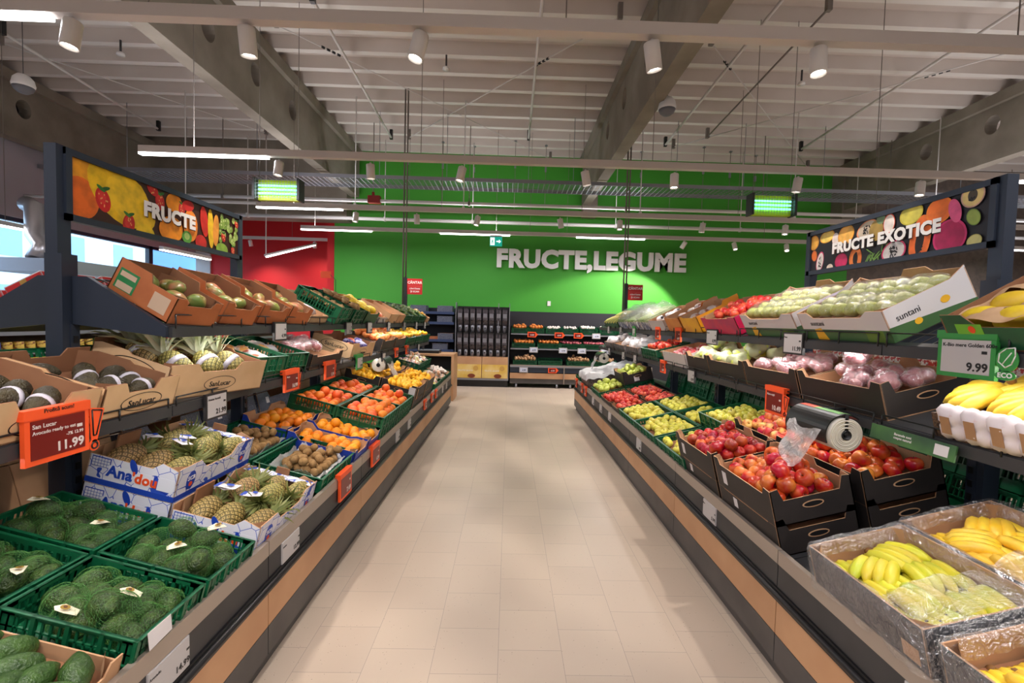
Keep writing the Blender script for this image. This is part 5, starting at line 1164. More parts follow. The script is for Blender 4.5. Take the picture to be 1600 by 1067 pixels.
# ================= bag rolls =================
def bag_roll(M, lab, mirror=1):
    t = thing('bag_roll_dispenser', lab, 'bag dispenser', M)
    rm = mat('roll_film', K(214,208,196), .4)
    mb = MB(); k = 44
    for q in range(7):
        r0, r1 = .022+q*.0078, .0215+(q+1)*.0078; z = .15+.0015*(q%2)
        mb.lathe([(r0,-.14),(r0,z),(r1,z),(r1,-.14)],k)
    obj('bag_roll', mb, t, Rt(PI/2,'X'), mats=rm)
    obj('roll_core', MB().lathe([(.0215,-.155),(.0215,.156),(.0185,.156),(.0185,-.155)],24), t, Rt(PI/2,'X'), mats=black)
    c = MB(); n = 16
    for i in range(n):
        a0, a1 = math.radians(205-155*i/n), math.radians(205-155*(i+1)/n); R0, R1 = .088, .094
        pts = [(R0*math.cos(a0),R0*math.sin(a0)),(R1*math.cos(a0),R1*math.sin(a0)),(R1*math.cos(a1),R1*math.sin(a1)),(R0*math.cos(a1),R0*math.sin(a1))]
        c.prism(pts, lambda u,v,w:(u*mirror,w,v), -.145, .15, 0)
    obj('cover', c, t, mats=black)
    for (a_, b_, mm) in ((62,86,mat('cover_red', K(226,80,60), .4)),(30,60,mat('cover_green', K(110,170,90), .4))):
        pass
    tp = MB(); 
    for (y0,y1,mi) in ((.04,.145,0),(-.13,.04,1)):
        pts = [(.0945*math.cos(math.radians(a)),.0945*math.sin(math.radians(a))) for a in (60,75,90,105)]+[(.0955*math.cos(math.radians(a)),.0955*math.sin(math.radians(a))) for a in (105,90,75,60)]
        tp.prism(pts, lambda u,v,w:(u*mirror,w,v), y0, y1, mi)
    obj('printed_strip', tp, t, mats=[mat('cover_red', K(226,80,60), .4), mat('cover_green', K(120,176,100), .4)])
    s = MB(); g = 18; vs = []
    for i in range(g+1):
        for j in range(g+1):
            u, v = i/g, j/g; yy = -.12+.24*v; x = -.085-.075*u+noise.noise(Vector((u*3,v*4,1)))*.016; z = .03-.17*u-.05*u*math.sin(v*PI)+noise.noise(Vector((u*4,v*3,7)))*.01
            vs.append((x*mirror, yy*(1-.25*u), z))
    s.add(vs, [(i*(g+1)+j, i*(g+1)+j+1, (i+1)*(g+1)+j+1, (i+1)*(g+1)+j) for i in range(g) for j in range(g)], 0, None, True)
    obj('hanging_bag', s, t, mats=kiwifilm)
    obj('mount_arm', MB().box(-.008,.008,-.15,-.14,-.0,.095).tube([(.0,.02,.09),(.12*mirror,.02,.09)],.006), t, mats=dark)
    return t
bag_roll(T((1.53,2.16,1.085)), 'black dispenser with a roll of clear bags over the back row of apples')
bag_roll(T((-1.46,5.3,1.03)), 'dispenser with a roll of bags over the back row of lemons', -1)
bag_roll(T((1.50,7.25,1.02)), 'small roll of clear bags above the white plastic sheet at the far right')

# ================= price tags =================
def tag(sd, x, y, z, kind, price, lab, w=.13, h=.10, title='', sub='', tilt=.0, yaw=0):
    n = (1,0,0) if sd < 0 else (-1,0,0)
    A = face((x,y,z), n) @ Rt(-tilt,'X') @ Rt(yaw,'Y')
    t = thing('price_tag', lab, 'price tag', A)
    fm, scr, ik = {'grey':(darkscr,greyscr,ink),'orange':(orangef,redscr,mat('screen_ink', K(226,214,210), .5)),'green':(greenf,greyscr,ink),'plain':(greyscr,greyscr,ink)}[kind]
    f = .010 if kind == 'grey' else (.016 if kind in ('orange','green') else .002)
    obj('frame', MB().box(-w/2,w/2,-h/2,h/2,-.014,0), t, mats=fm)
    obj('screen', MB().box(-w/2+f,w/2-f,-h/2+f,h/2-f,0,.0015), t, mats=scr)
    if kind in ('orange','green'):
        obj('frame_top', MB().box(-w/2-.004,w/2+.004,h/2-.012,h/2+(.018 if w > .12 else .004),-.03,.003), t, mats=fm)
    obj('price', text_mesh(price, h*.27, ik, .03, .0004, 'RIGHT'), t, T((w/2-f*1.3,-h*.24,.002)))
    if title: obj('title_text', text_mesh(title, h*.12, ik, .02, .0003, 'LEFT'), t, T((-w/2+f*1.3,h*.27,.002)))
    if sub: obj('title_text', text_mesh(sub, h*.10, ik, .015, .0003, 'LEFT'), t, T((-w/2+f*1.3,h*.14,.002)))
    obj('printed_block', MB().box(w/2-f*2-.012,w/2-f*1.6,h*.08,h*.15,.0015,.002), t, mats=ik)
    return t
SH2L, SH2R, SH3L, SH3R = -1.43, 1.64, -1.43, 1.64
t = tag(-1,-1.405,1.445,1.165,'orange','11.99','large orange framed red price tag 11.99 at the left edge under the avocado boxes',.205,.15,'San Lucar','Avocado ready to eat')
obj('frame_text', text_mesh('Profită acum!', .017, ink, .02, .0003), t, T((0,.084,.0035)))
obj('old_price', text_mesh('-7% 12.99', .014, mat('screen_ink', K(226,214,210)), .02, .0003, 'RIGHT'), t, T((.08,-.002,.002)))
def exclaim(t, x, s=1.0):
    pl = MB().prism([(-.022*s,.06*s),(.034*s,.05*s),(.004*s,-.06*s),(-.014*s,-.06*s)], lambda u,v,w:(u,v,w), -.004, .0, 0); disc(pl, -.006*s,-.07*s,.019*s,.019*s,0,0,-.004,20,.004)
    obj('exclamation_sign', pl, t, T((x,.005,0)), mats=orangef)
    bl = MB(); P_ = [(-.014*s,.052*s),(.024*s,.045*s),(.001*s,-.036*s),(-.010*s,-.036*s)]
    for a, b in zip(P_, P_[1:]+P_[:1]): bl.tube([(a[0],a[1],.0005),(b[0],b[1],.0005)], .0025*s, 5)
    q = [(-.006*s+.011*s*math.cos(i*PI/8), -.07*s+.011*s*math.sin(i*PI/8), .0005) for i in range(17)]; bl.tube(q, .003*s, 5)
    obj('exclamation_outline', bl, t, T((x,.005,0)), mats=ink)
exclaim(t, .128)
tag(-1,SH2L+.02,2.23,1.115,'grey','21.99','grey price tag 21.99 under the box of banded pineapples',.16,.125,'Ananas bucată')
exclaim(tag(-1,SH2L+.02,3.0,1.13,'orange','16.99','orange framed price tag 16.99 under the two green crates',.19,.125,'Mango'),.112,.75)
exclaim(tag(-1,SH2L+.02,3.64,1.13,'orange','5.99','orange framed price tag 5.99 under the pink bagged fruit',.19,.125,''),.112,.75)
tag(-1,SH2L+.02,4.36,1.13,'green','9.99','green framed price tag over the lemons on the left',.17,.125,'')
for i,(y,k) in enumerate([(5.2,'grey'),(5.8,'orange'),(6.4,'orange'),(7.2,'grey')]): tag(-1,SH2L+.02,y,1.12,k,'7.99',['small grey','orange','second orange','last grey'][i]+' price tag on the far left middle shelf',.13,.1)
for i,y in enumerate([2.85,4.06,4.66,5.4,6.2,7.0,7.7]): tag(-1,SH3L+.02,y,1.46,'grey',['4.99','12.99','8.99','6.99','5.49','7.99','9.99'][i],'grey price tag on the top left shelf edge, '+['under the mangoes','under the first ginger crate','under the melons','under the pale boxes','under the first courgettes','under the middle courgettes','the last one'][i],.15 if i < 3 else .12,.115)
def rtag(sd, y, kind, price, lab, **kw): tag(sd, RX[sd][0]-sd*(.006 if kind == 'plain' else .02), y, .463 if kind == 'plain' else .505, kind, price, lab, kw.get('w',.16), kw.get('h',.1), kw.get('t',''))
rtag(-1,1.375,'plain','14.99','white price label 14.99 on the rail under the netted avocados',t='Avocado',w=.17)
rtag(-1,2.155,'plain','12.99','white price label 12.99 on the rail under the front pineapple box',t='Ananas',w=.17)
rtag(-1,2.85,'orange','7.49','orange price frame on the rail under the kiwis',w=.2,h=.15); rtag(-1,3.5,'orange','6.99','orange price frame on the rail under the blue orange boxes',w=.19,h=.14)
for i,(y,k) in enumerate([(4.25,'plain'),(4.75,'plain'),(5.6,'orange'),(6.1,'orange'),(6.45,'orange'),(7.15,'plain'),(7.6,'plain')]): rtag(-1,y,k,'8.99',['white label under the nearer grapefruit','white label under the farther grapefruit','orange frame under the lemons','second orange frame under the lemons','third orange frame near the garlic','white label near the far end','last white label at the far left end'][i]+', left rail',w=.14)
rtag(1,2.64,'plain','5.99','white price label 5.99 on the rail under the red apples',w=.17,t='Mere'); rtag(1,1.22,'plain','7.99','white price label on the rail under the corner banana box',w=.17,t='Banane')
for i,(y,k) in enumerate([(4.12,'plain'),(5.33,'plain'),(5.86,'plain'),(6.4,'plain'),(7.0,'orange'),(7.35,'orange'),(7.95,'orange')]): rtag(1,y,k,'6.99',['white label under the middle yellow apples','white label under the near nectarines','white label under the far nectarines','white label under the pears','orange frame beyond the pears','second orange frame beyond the pears','last orange frame'][i]+', right rail',w=.14,h=.1 if k == 'plain' else .13)
t = tag(1,SH2R-.03,2.71,1.115,'orange','10.49','orange framed red price tag 10.49 above the apples on the right',.19,.15,'Mere roșii'); exclaim(t,.115,.85)
tag(1,SH3R-.02,2.575,1.475,'grey','11.99','dark framed price tag 11.99 under the white pear boxes',.18,.125,'Pere')
tag(1,SH3R-.02,3.62,1.475,'grey','8.99','dark framed price tag under the crimson box',.19,.125,'Piersici')
t = tag(1,SH3R-.02,1.59,1.475,'green','9.99','large green framed price tag 9.99 with a leaf under the melons',.205,.15,'K-Bio mere Golden 600g')
lf = MB(); P_ = [(0,-.03),(-.022,-.012),(-.02,.015),(.0,.032),(.026,.036),(.028,.01),(.018,-.018)]
for a, b in zip(P_, P_[1:]+P_[:1]): lf.tube([(a[0],a[1],.001),(b[0],b[1],.001)], .002, 5)
lf.tube([(-.01,-.02,.001),(.016,.02,.001)],.0018,5)
pl = MB(); disc(pl,.003,0,.034,.04,0,0,-.003,20,.003); disc(pl,.0,-.052,.032,.016,0,0,-.003,20,.003)
obj('eco_badge', pl, t, T((.135,.0,0)), mats=greenf); obj('leaf_outline', lf, t, T((.135,.004,0)), mats=winkw); obj('eco_text', text_mesh('ECO', .022, winkw, .03, .0004), t, T((.135,-.052,.001)))
tag(1,SH2R-.03,3.97,1.12,'grey','8.99','grey price tag under the bagged pears, right middle shelf',.15,.115)
for i,(y,k) in enumerate([(4.75,'orange'),(5.8,'grey'),(6.4,'grey'),(7.3,'grey')]): tag(1,SH2R-.02,y,1.12,k,'5.49',['orange tag under the red packs','first grey tag beyond the red packs','second grey tag beyond the red packs','last grey tag'][i]+', right middle shelf',.14,.115)
for i,(y,k) in enumerate([(4.35,'orange'),(4.95,'orange'),(5.9,'green'),(6.6,'grey'),(7.4,'grey')]): tag(1,SH3R-.02,y,1.465,k,'4.49',['orange tag under the yellow box','orange tag under the white box','green tag under the leeks','grey tag after the leeks','grey tag under the corn'][i]+', top right shelf',.14,.12)
# green information strip under the bananas
t = thing('info_strip', 'dark green information strip on the shelf edge under the bananas', 'sign', face((1.60,1.77,1.125),(-1,0,.15)))
obj('strip_board', MB().box(-.19,.19,-.03,.03,-.006,0), t, mats=mat('strip_green', K(50,88,60), .45, 0, K(80,130,70), 4)); obj('strip_text', text_mesh('Bananele sunt\ncoapte natural', .014, winkw, .02, .0003, 'LEFT'), t, T((-.07,.004,.001))); obj('strip_label', MB().box(.11,.165,-.02,.02,0,.001), t, mats=paper)

# ================= overhead signs =================
def banner(sd, x, title, lab, seed, tx, tsize):
    n = (1,0,0) if sd < 0 else (-1,0,0)
    y0, y1, z0, z1 = 1.96, 3.21, 1.935, 2.235; yc, zc = (y0+y1)/2, (z0+z1)/2; Wd, Hd = y1-y0, z1-z0
    t = thing('overhead_sign', lab, 'sign', face((x,yc,zc), n))
    fr = MB().box(-Wd/2,Wd/2,-Hd/2,-Hd/2+.028,-.02,.012).box(-Wd/2,Wd/2,Hd/2-.028,Hd/2,-.02,.012).box(-Wd/2,-Wd/2+.028,-Hd/2,Hd/2,-.02,.012).box(Wd/2-.028,Wd/2,-Hd/2,Hd/2,-.02,.012)
    obj('sign_frame', fr, t, mats=navy)
    for u in (-Wd/2, Wd/2):
        obj('sign_post', MB().box(u-.03,u+.03,-.62,Hd/2+.005,-.05,.0), t, mats=navy)
    pw, ph = Wd-.056, Hd-.056
    cols = {'bg':K(60,24,12)} if sd < 0 else {'bg':K(24,22,30)}
    mats_ = [mat('print_bg_%d' % seed, cols['bg'], .5)]; ids = {}
    def cm(c):
        if c not in ids: mats_.append(mat('print_%d_%d_%d' % c, K(*c), .5, 0, K(*[int(q*.84) for q in c]), 14, .4, .66)); ids[c] = len(mats_)-1
        return ids[c]
    mb = MB().box(-pw/2,pw/2,-ph/2,ph/2,0,.001,0); z = [.001]
    def el(u, v, a, b, rot, c):
        pts = []
        for i in range(26):
            an = 2*PI*i/26; xx, yy = a*math.cos(an), b*math.sin(an)
            pts.append((min(pw/2,max(-pw/2,u+xx*math.cos(rot)-yy*math.sin(rot))), min(ph/2,max(-ph/2,v+xx*math.sin(rot)+yy*math.cos(rot)))))
        z[0] += .00004; mb.add([(p[0],p[1],z[0]) for p in pts], [tuple(range(26))], cm(c))
    rs = random.Random(seed)
    if sd < 0:   # left to right: tomatoes, melon, strawberries, oranges, peppers, grapes
        el(-.56,.06,.09,.1,0,(240,160,30)); el(-.55,-.04,.09,.09,0,(236,110,30)); el(-.34,.03,.19,.13,-.5,(244,196,20)); el(-.28,-.0,.16,.1,-.5,(250,206,40))
        def straw(u,v,s,r): 
            el(u,v,s*.7,s,r,(206,28,30)); el(u-.1*s,v+.2*s,s*.4,s*.55,r,(226,50,46))
            for i in range(9): el(u+rs.uniform(-.4,.4)*s,v+rs.uniform(-.6,.6)*s,.003,.004,0,(246,180,110))
            el(u+.2*s,v+s*.95,s*.5,s*.16,.4,(40,100,36)); el(u-.2*s,v+s*.9,s*.45,s*.15,-.5,(60,130,46))
        straw(-.44,-.02,.055,.3); straw(-.3,-.1,.05,-.2); straw(-.1,.06,.045,.2); straw(-.15,.11,.04,1)
        el(-.02,-.07,.09,.07,.2,(246,150,30)); el(-.2,-.13,.06,.05,0,(250,210,40)); el(.0,.08,.06,.05,.3,(246,150,20)); straw(.06,.06,.035,0); el(.13,-.02,.06,.09,0,(240,140,40)); el(.11,.09,.05,.03,.2,(200,30,30))
        el(.1,-.09,.04,.035,0,(90,160,60)); el(.1,-.085,.022,.02,0,(170,200,110)); el(.25,.03,.035,.09,.15,(214,40,30)); el(.22,-.1,.05,.045,0,(206,40,36)); el(.31,.0,.028,.12,.05,(246,200,40)); el(.36,.0,.03,.1,-.05,(240,160,60)); el(.42,-.11,.06,.04,0,(150,190,70))
        for i in range(34): 
            u, v = .40+rs.random()*.18, -.06+rs.random()*.16; el(u,v,.017,.021,0,rs.choice([(150,180,80),(176,200,110),(130,166,66)])); el(u-.004,v+.006,.006,.007,0,(206,220,150))
        straw(.43,-.03,.03,.3); straw(.53,-.1,.028,0); straw(.57,.08,.026,.4)
    else:        # exotic fruit halves on a black ground (left of the picture is its far end)
        def half(u,v,a,b,r,rind,flesh,core=None,seeds=0,sc=(20,16,20)):
            el(u,v,a,b,r,rind); el(u,v,a*.88,b*.88,r,flesh)
            if core: el(u,v,a*.4,b*.5,r,core)
            for i in range(seeds): el(u+rs.uniform(-.3,.3)*a,v+rs.uniform(-.5,.5)*b,.004,.005,0,sc)
        half(-.57,.07,.05,.05,0,(236,150,40),(250,190,80)); half(-.56,-.02,.03,.04,.2,(120,60,40),(230,120,50)); half(-.5,-.07,.035,.07,-.2,(220,60,110),(236,230,226),None,14); half(-.44,.09,.07,.04,.1,(246,170,40),(252,220,110)); el(-.4,-.12,.03,.025,0,(246,226,206)); el(-.36,.06,.03,.04,0,(240,226,220))
        half(-.27,.07,.07,.06,.3,(240,160,40),(250,190,90)); half(-.3,-.09,.055,.05,0,(206,30,90),(226,50,110)); half(-.18,-.09,.05,.07,0,(240,120,40),(236,130,60),(40,24,20),26); half(-.1,.07,.08,.05,.3,(236,150,100),(206,190,170),None,26); el(-.03,.05,.05,.06,0,(170,140,70)); el(-.0,.11,.03,.03,0,(120,150,110))
        for i in range(22): el(-.09+rs.random()*.16,-.13+rs.random()*.08,.004,.03,rs.uniform(-1,1),(110,150,70))
        half(.06,.07,.04,.055,0,(226,90,60),(246,236,230)); half(.1,-.09,.08,.06,.2,(220,60,110),(214,208,206),None,40); half(.2,.09,.07,.055,.2,(206,190,60),(222,210,90)); half(.26,-.06,.06,.13,-.15,(240,120,40),(236,110,40),(36,22,18),40); half(.36,.07,.07,.065,.2,(246,130,30),(246,120,40)); half(.42,-.07,.085,.085,0,(206,40,110),(176,20,84)); el(.44,.05,.03,.06,.3,(226,90,140)); half(.52,.1,.055,.055,0,(206,160,140),(226,200,130),(70,60,50),8); half(.53,-.0,.03,.04,.5,(120,150,60),(150,170,80)); half(.54,-.11,.035,.03,.3,(190,180,100),(206,200,130))
    obj('printed_picture', mb, t, T((0,0,.0)), mats=mats_)
    tm = text_mesh(title, tsize, winkw, .055, .0006); obj('sign_lettering', tm, t, T((tx,-.005,.0112))); obj('letter_shadow', text_mesh(title, tsize, mat('shadow_ink', K(60,40,34), .6), .035, .0003), t, T((tx+.006,-.012,.0092)))
banner(-1, -1.87, 'FRUCTE', 'dark framed overhead sign FRUCTE with printed fruit above the left rack', 3, -.03, .10)
banner(1, 2.10, 'FRUCTE EXOTICE', 'dark framed overhead sign FRUCTE EXOTICE above the right rack', 7, .0, .088)
for sd, x, lab in ((-1,-1.87,'left'),(1,2.10,'right')):
    t = thing('scale_sign', 'red sign CÂNTAR on a dark post at the far end of the %s rack' % lab, 'sign', T((x,8.25,1.8)))
    obj('sign_post', MB().box(-.03,.03,-.02,.02,-.03,.5), t, mats=black)
    obj('twin_pole', MB().tube([(-.05,0,-.0),(-.05,0,3.8)],.014,8).tube([(.0,0,.5),(.0,0,3.8)],.014,8), t, mats=rodg)
    obj('sign_panel', MB().box(.03,.30,-.012,.0,.2,.48), t, mats=mat('sign_red', K(196,26,30), .5)); 
    for s_, z, q in (('CÂNTAR',.41,.062),('CÂNTĂRIRE',.30,.034),('ȘI SCAN',.25,.04)): obj('sign_lettering', text_mesh(s_, q, winkw, .03, .0005), t, face((.165,-.0125,z),(0,-1,0)))
    obj('sign_line', MB().box(.05,.28,-.0135,-.012,.345,.349), t, mats=mat('sign_line', K(236,120,110), .5))
t = thing('small_sign', 'small orange sign on a thin wire above the ginger crates', 'sign', T((-1.85,4.9,1.75)))
obj('wire_stem', MB().tube([(0,0,0),(0,0,.2),(-.06,0,.26)],.003,5), t, mats=black); obj('sign_card', MB().box(-.16,-.05,-.002,.002,.22,.29), t, mats=orangef)

# ================= back of the hall =================
YB = 10.75
t = thing('bulk_bin_unit', 'black wall unit with two rows of clear dispenser bins over oak drawers', 'shelf unit', T((-.62,YB,0)))
obj('back_panel', MB().box(-.62,.62,.3,.34,.1,1.9), t, mats=black); obj('base', MB().box(-.62,.62,.02,.5,0,.16), t, mats=black)
for sx in (-.64,.62,.36): obj('side_rail', MB().box(sx,sx+.014,.0,.3,.16 if sx != .36 else 1.0,1.98), t, mats=galv)
obj('bottom_ledge', MB().box(-.63,.63,-.02,.3,.16,.2), t, mats=galv)
for i in range(2):
    x0 = -.62+.62*i; d = obj('drawer', MB().box(x0+.004,x0+.616,0,.3,.2,.71), t, mats=oak)
    obj('printed_front', MB().box(x0+.01,x0+.61,-.004,0,.21,.53), d, mats=mat('nut_print', K(226,186,84), .5, 0, K(236,206,130), 3)); 
    nb = MB(); disc(nb,0,0,.09,.05); obj('printed_nut', nb, d, face((x0+.38,-.005,.26),(0,-1,0)), mats=mat('nut_brown', K(130,60,30), .6)); nb = MB(); disc(nb,0,0,.06,.06); obj('printed_nut', nb, d, face((x0+.48,-.005,.44),(0,-1,0)), mats=mat('nut_tan', K(206,160,80), .6)); obj('printed_text', text_mesh('FRUCTE USCATE', .045, winkw, .01, .0004), d, face((x0+.24,-.005,.38),(0,-1,0)))
binm = mat('bin_plastic', K(92,86,90), .25, 0, K(64,58,62), 9, alpha=.9); bing = mat('bin_grey', K(120,118,124), .3)
for r_ in range(2):
    for c_ in range(8):
        x = -1.155+.148*c_+(.02 if c_ > 5 else 0); zb = 1.33-.58*r_
        b = thing('dispenser_bin', 'clear plastic gravity bin in the %s row of the wall unit' % ['upper','lower'][r_], 'bin', T((x,YB+.14,zb)), '%s row of dispenser bins' % ['upper','lower'][r_])
        obj('hopper', MB().prism([(-.14,.5),(.1,.52),(.1,.12),(-.05,.12),(-.14,.24)], lambda u,v,w:(w,u,v), -.055,.055), b, mats=binm)
        obj('lid', MB().box(-.058,.058,-.145,.1,.5,.53), b, mats=black); obj('label', MB().box(-.045,.045,-.142,-.14,.3,.4), b, mats=bing)
        obj('chute', MB().lathe([(.045,.12),(.042,.03),(.034,-.04),(.0,-.04)],10), b, T((0,-.06,0)), mats=bing); obj('handle', MB().box(-.02,.02,-.125,-.1,.05,.07), b, mats=black)
# onion and garlic rack against the back wall
t = thing('onion_rack', 'dark three tier wall rack of onions, garlic and potatoes on wheels', 'shelf unit', T((0,YB,0)))
x0, x1 = .05, 3.4
obj('back_panel', MB().box(x0,x1,.5,.54,.1,1.75), t, mats=charcoal)
for k,(a,b) in enumerate([(x0,1.32),(1.34,2.6),(2.62,x1)]):
    obj('oak_fascia', MB().box(a,b,.0,.02,.22,.35), t, mats=oak); obj('kick_panel', MB().box(a,b,.02,.04,.1,.22), t, mats=kick); obj('tag_rail', MB().box(a,b,0,.02,.37,.5), t, mats=navy); obj('lip_trim', MB().box(a,b,-.01,.02,.5,.545), t, mats=trimgrey)
    obj('side_post', MB().box(b-.0,b+.02,-.02,.02,.1,.55), t, mats=trimgrey)
    for z, y in ((.52,.0),(.93,.12),(1.28,.2)):
        obj('shelf_board', MB().prism([(y,z-.02),(.5,z+.06),(.5,z+.08),(y,z)], lambda u,v,w:(w,u,v), a,b), t, mats=dark); obj('shelf_front', MB().box(a,b,y-.02,y,z-.03,z+.0), t, mats=galv)
    for xx in (a+.15,b-.15): obj('caster', MB().tube([(xx-.02,.06,.05),(xx+.02,.06,.05)],.05,14), t, mats=galv)
def bcr(x, y, z, w, kind, n, what, wh, seed, col=None, sc=1):
    M = T((x,y,z)) @ Rt(.17,'X') @ Rt(PI/2,'Z'); L = w; W = .3
    crate(M, W, L, .13, 'green crate of %s on the back wall rack, %s' % (what, wh))
    if n: fill(M, W, L, .13, kind, n, '%s in the back wall rack, %s' % (what, wh), what.split()[-1], '%s %s' % (what, wh), over=1.5, seed=seed)
for i,(x,kind,what,n) in enumerate([(.26,'onion','orange onion',14),(.66,'onion','golden onion',14),(1.08,'garlic','white garlic',16),(1.48,'garlic','pale garlic',14)]): bcr(x,YB+.37,1.30,.38,kind,n,what,['top tier, first crate','top tier, second crate','top tier, third crate','top tier, fourth crate'][i],i)
for i,x in enumerate([1.93,2.4,2.85]): bcr(x,YB+.37,1.32,.42,'garlic',22,'white garlic bulb',['top tier, fifth crate','top tier, sixth crate','top tier, last crate'][i],i+9)
for i,(x,kind,what,n) in enumerate([(.36,'onion','yellow onion',18),(.97,'onion','ripe onion',18),(1.5,'plum','red onion',26),(2.05,'plum','purple onion',26),(2.65,'plum','dark red onion',24)]): bcr(x,YB+.29,.95,.55,kind,n,what,['middle tier, first crate','middle tier, second crate','middle tier, third crate','middle tier, fourth crate','middle tier, last crate'][i],i+20)
for i,(x,kind,what,n) in enumerate([(.4,'potato','pale potato',26),(1.0,'potato','dark potato',0),(1.68,'potato','brown potato',22),(2.3,'potato','red brown potato',18)]): bcr(x,YB+.17,.55,.56,kind,n,what,['bottom tier, first crate','bottom tier, empty crate','bottom tier, third crate','bottom tier, last crate'][i],i+30)
def wtag(x,y,z,kind,lab):
    t = thing('price_tag', lab, 'price tag', T((x,y,z))); fm = orangef if kind else greyscr
    obj('frame', MB().box(-.1,.1,-.006,.0,-.065,.065), t, mats=fm); obj('screen', MB().box(-.08,.08,-.008,-.006,-.045,.045), t, mats=redscr if kind else mat('tag_pale', K(206,212,232), .5)); obj('price', text_mesh('4.99', .05, mat('screen_ink', K(226,214,210)) if kind else ink, .02, .0004), t, face((.01,-.009,-.01),(0,-1,0)))
    if kind: obj('pointer', MB().prism([(.1,-.05),(.15,0),(.1,.05)], lambda u,v,w:(u,w,v), -.006,0), t, mats=orangef)
for i,(x,z,k) in enumerate([(.55,1.26,1),(1.2,1.26,1),(1.66,1.26,1),(2.1,1.26,0)]): wtag(x,YB+.17,z,k,['orange tag under the golden onions','orange tag under the white garlic','orange tag under the pale garlic','pale tag beside the orange tags'][i]+', back wall top tier')
for i,(x,z,k) in enumerate([(.6,.9,0),(1.3,.9,0),(1.75,.9,0),(2.3,.9,0)]): wtag(x,YB+.09,z,k,'pale price tag on the middle tier of the back wall rack, '+['first','second','third','fourth'][i])
wtag(.37,YB-.012,.43,0,'pale price tag on the lowest rail of the back wall rack'); wtag(1.05,YB-.012,.43,1,'orange price tag on the lowest rail of the back wall rack')
# blue shelf unit left of the bins, with chalk print boxes
t = thing('shelf_unit', 'dark blue shelf unit with printed boxes left of the bin unit', 'shelf unit', T((0,YB,0)))
bluem = mat('blue_metal', K(44,60,96), .5)
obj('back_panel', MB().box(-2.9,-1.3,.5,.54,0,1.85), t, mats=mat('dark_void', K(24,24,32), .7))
for z in (.12,.85,1.09,1.5,1.74): obj('shelf_board', MB().box(-2.9,-1.3,.05,.5,z-.02,z+.0), t, mats=bluem); obj('shelf_edge', MB().box(-2.9,-1.3,.03,.05,z-.05,z+.01), t, mats=bluem)
for i,(x,z) in enumerate([(-1.52,1.74),(-2.15,1.74),(-1.52,1.5),(-1.5,1.09),(-1.62,.85),(-1.5,.12),(-1.5,.4)]):
    carton(T((x,YB+.25,z+.001 if z != .4 else .295)), .36, .38, .15 if z > .2 else .17, 'slate printed box on the blue shelf unit, %s' % ['top shelf right','top shelf left','second shelf','third shelf','fourth shelf','floor level lower','floor level upper'][i], outer=chalk)
for i,x in enumerate([-1.98,-1.75]): carton(T((x,YB+.25,1.091)), .3, .2, .07, 'small orange brown open box on the blue shelf unit, %s' % ['left','right'][i], outer=mangob)
# scale table
t = thing('scale_table', 'light wooden table at the end of the left rack carrying the scale', 'table', T((-1.42,9.05,0)))
obj('table_top', MB().box(-.42,.38,-.3,.32,.86,.9), t, mats=oak); obj('side_panel', MB().box(.33,.38,-.3,.32,0,.86), t, mats=oak); obj('side_panel', MB().box(-.42,-.37,-.3,.32,0,.86), t, mats=oak); obj('back_panel', MB().box(-.37,.33,.2,.22,.1,.86), t, mats=charcoal)
t = thing('weighing_scale', 'dark flat weighing scale on the wooden table', 'scale', T((-1.55,9.05,.9)))
obj('base', MB().box(-.2,.2,-.16,.16,0,.05), t, mats=black); obj('platter', MB().box(-.19,.19,-.15,.15,.05,.062), t, mats=galv); obj('display_post', MB().box(-.16,-.12,-.02,.02,.05,.3).box(-.17,-.11,-.03,-.02,.2,.32), t, mats=dark)
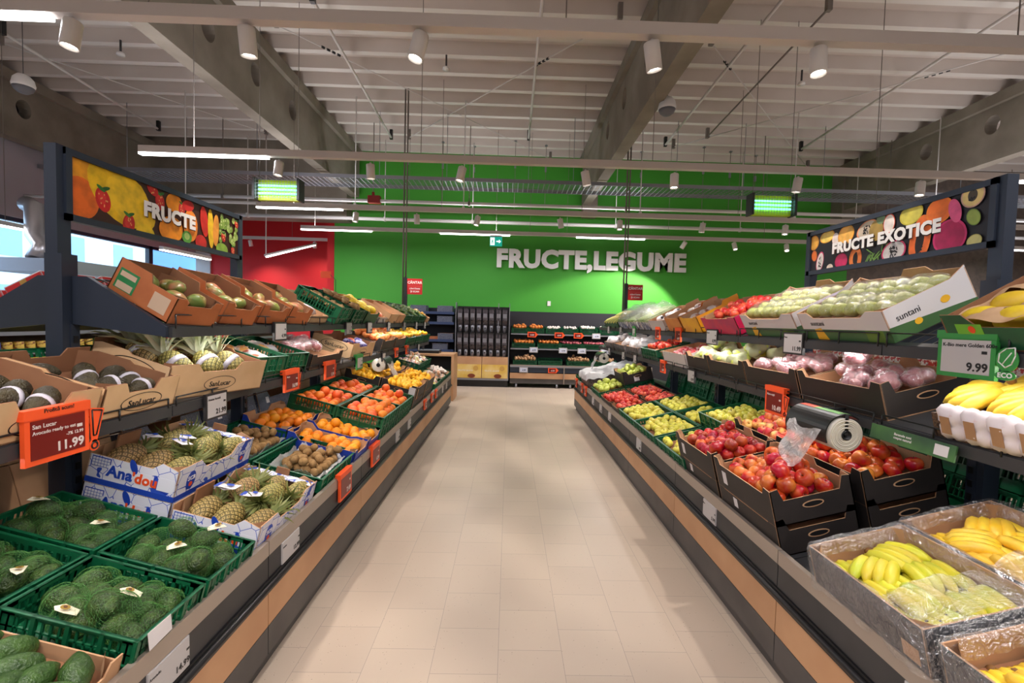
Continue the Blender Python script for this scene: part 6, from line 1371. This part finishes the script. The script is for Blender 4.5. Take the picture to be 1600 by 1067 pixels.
# cans and packages seen through the racks
def gondola(x, sd, lab):
    t = thing('gondola', lab, 'shelf unit', T((x,0,0)))
    obj('back_panel', MB().box(-.03,.03,2.5,10.5,0,1.55), t, mats=taupe)
    for z in (.1,.45,.8,1.12,1.32): obj('shelf_board', MB().box(*sorted((0,-sd*.36)),2.5,10.5,z-.02,z), t, mats=mat('shelf_beige', K(190,170,150), .6)); obj('shelf_edge', MB().box(*sorted((-sd*.36,-sd*.37)),2.5,10.5,z-.03,z+.012), t, mats=galv)
    return t
gondola(-5.3,-1,'long low shelf unit of cans seen between the left rack shelves'); gondola(5.6,1,'long low shelf unit of red packets seen between the right rack shelves')
canm = [mat('can_blue', K(50,70,170), .35, 0, K(210,214,230), 24, .55, .6), mat('can_gold', K(206,176,80), .35, 0, K(120,60,40), 30, .5, .6), mat('can_green', K(90,140,70), .35, 0, K(220,210,170), 26, .5, .6), mat('can_red', K(196,50,44), .4, 0, K(236,220,210), 22, .5, .6)]
CAN = [MB().lathe([(0,0),(.04,0),(.042,.004),(.042,.1),(.04,.104),(0,.104)],14).mesh('tin_can', m) for m in canm]
k = 0
for z in (.8,1.12,1.32):
    y = 3.2
    while y < 8.2:
        c = 0 if y < 4.55 else (1 if y < 5.6 else (2 if y < 6.4 else 3)); obj('tin_can', CAN[c], None, T((-5.0,y,z)), ['blue','gold','green','red'][c]+' tin can on the %s shelf seen through the left rack' % {.8:'lower',1.12:'middle',1.32:'upper'}[z], 'can', ['blue','gold','green','red'][c]+' cans %s shelf' % {.8:'lower',1.12:'middle',1.32:'upper'}[z]); y += .11
PKT = [MB().box(-.03,.03,-.045,.045,0,.13).mesh('packet', m) for m in (canm[3], mat('packet_white', K(226,216,214), .4, 0, K(180,50,60), 26, .5, .56))]
for z in (1.12,1.32):
    for i in range(48): obj('packet', PKT[(i//7)%2], None, T((5.32,3.6+i*.1,z)), ['red','white and red'][(i//7)%2]+' packet on the %s shelf seen through the right rack' % {1.12:'middle',1.32:'upper'}[z], 'packet', ['red','white and red'][(i//7)%2]+' packets %s' % z)
for i in range(8): obj('shelf_ticket', MB().box(-.004,0,-.05,.05,-.03,.03), None, T((5.225,4.0+i*.55,1.32)), 'small orange ticket on the shelf edge seen through the right rack', 'ticket', 'orange shelf tickets', mats=orangef)
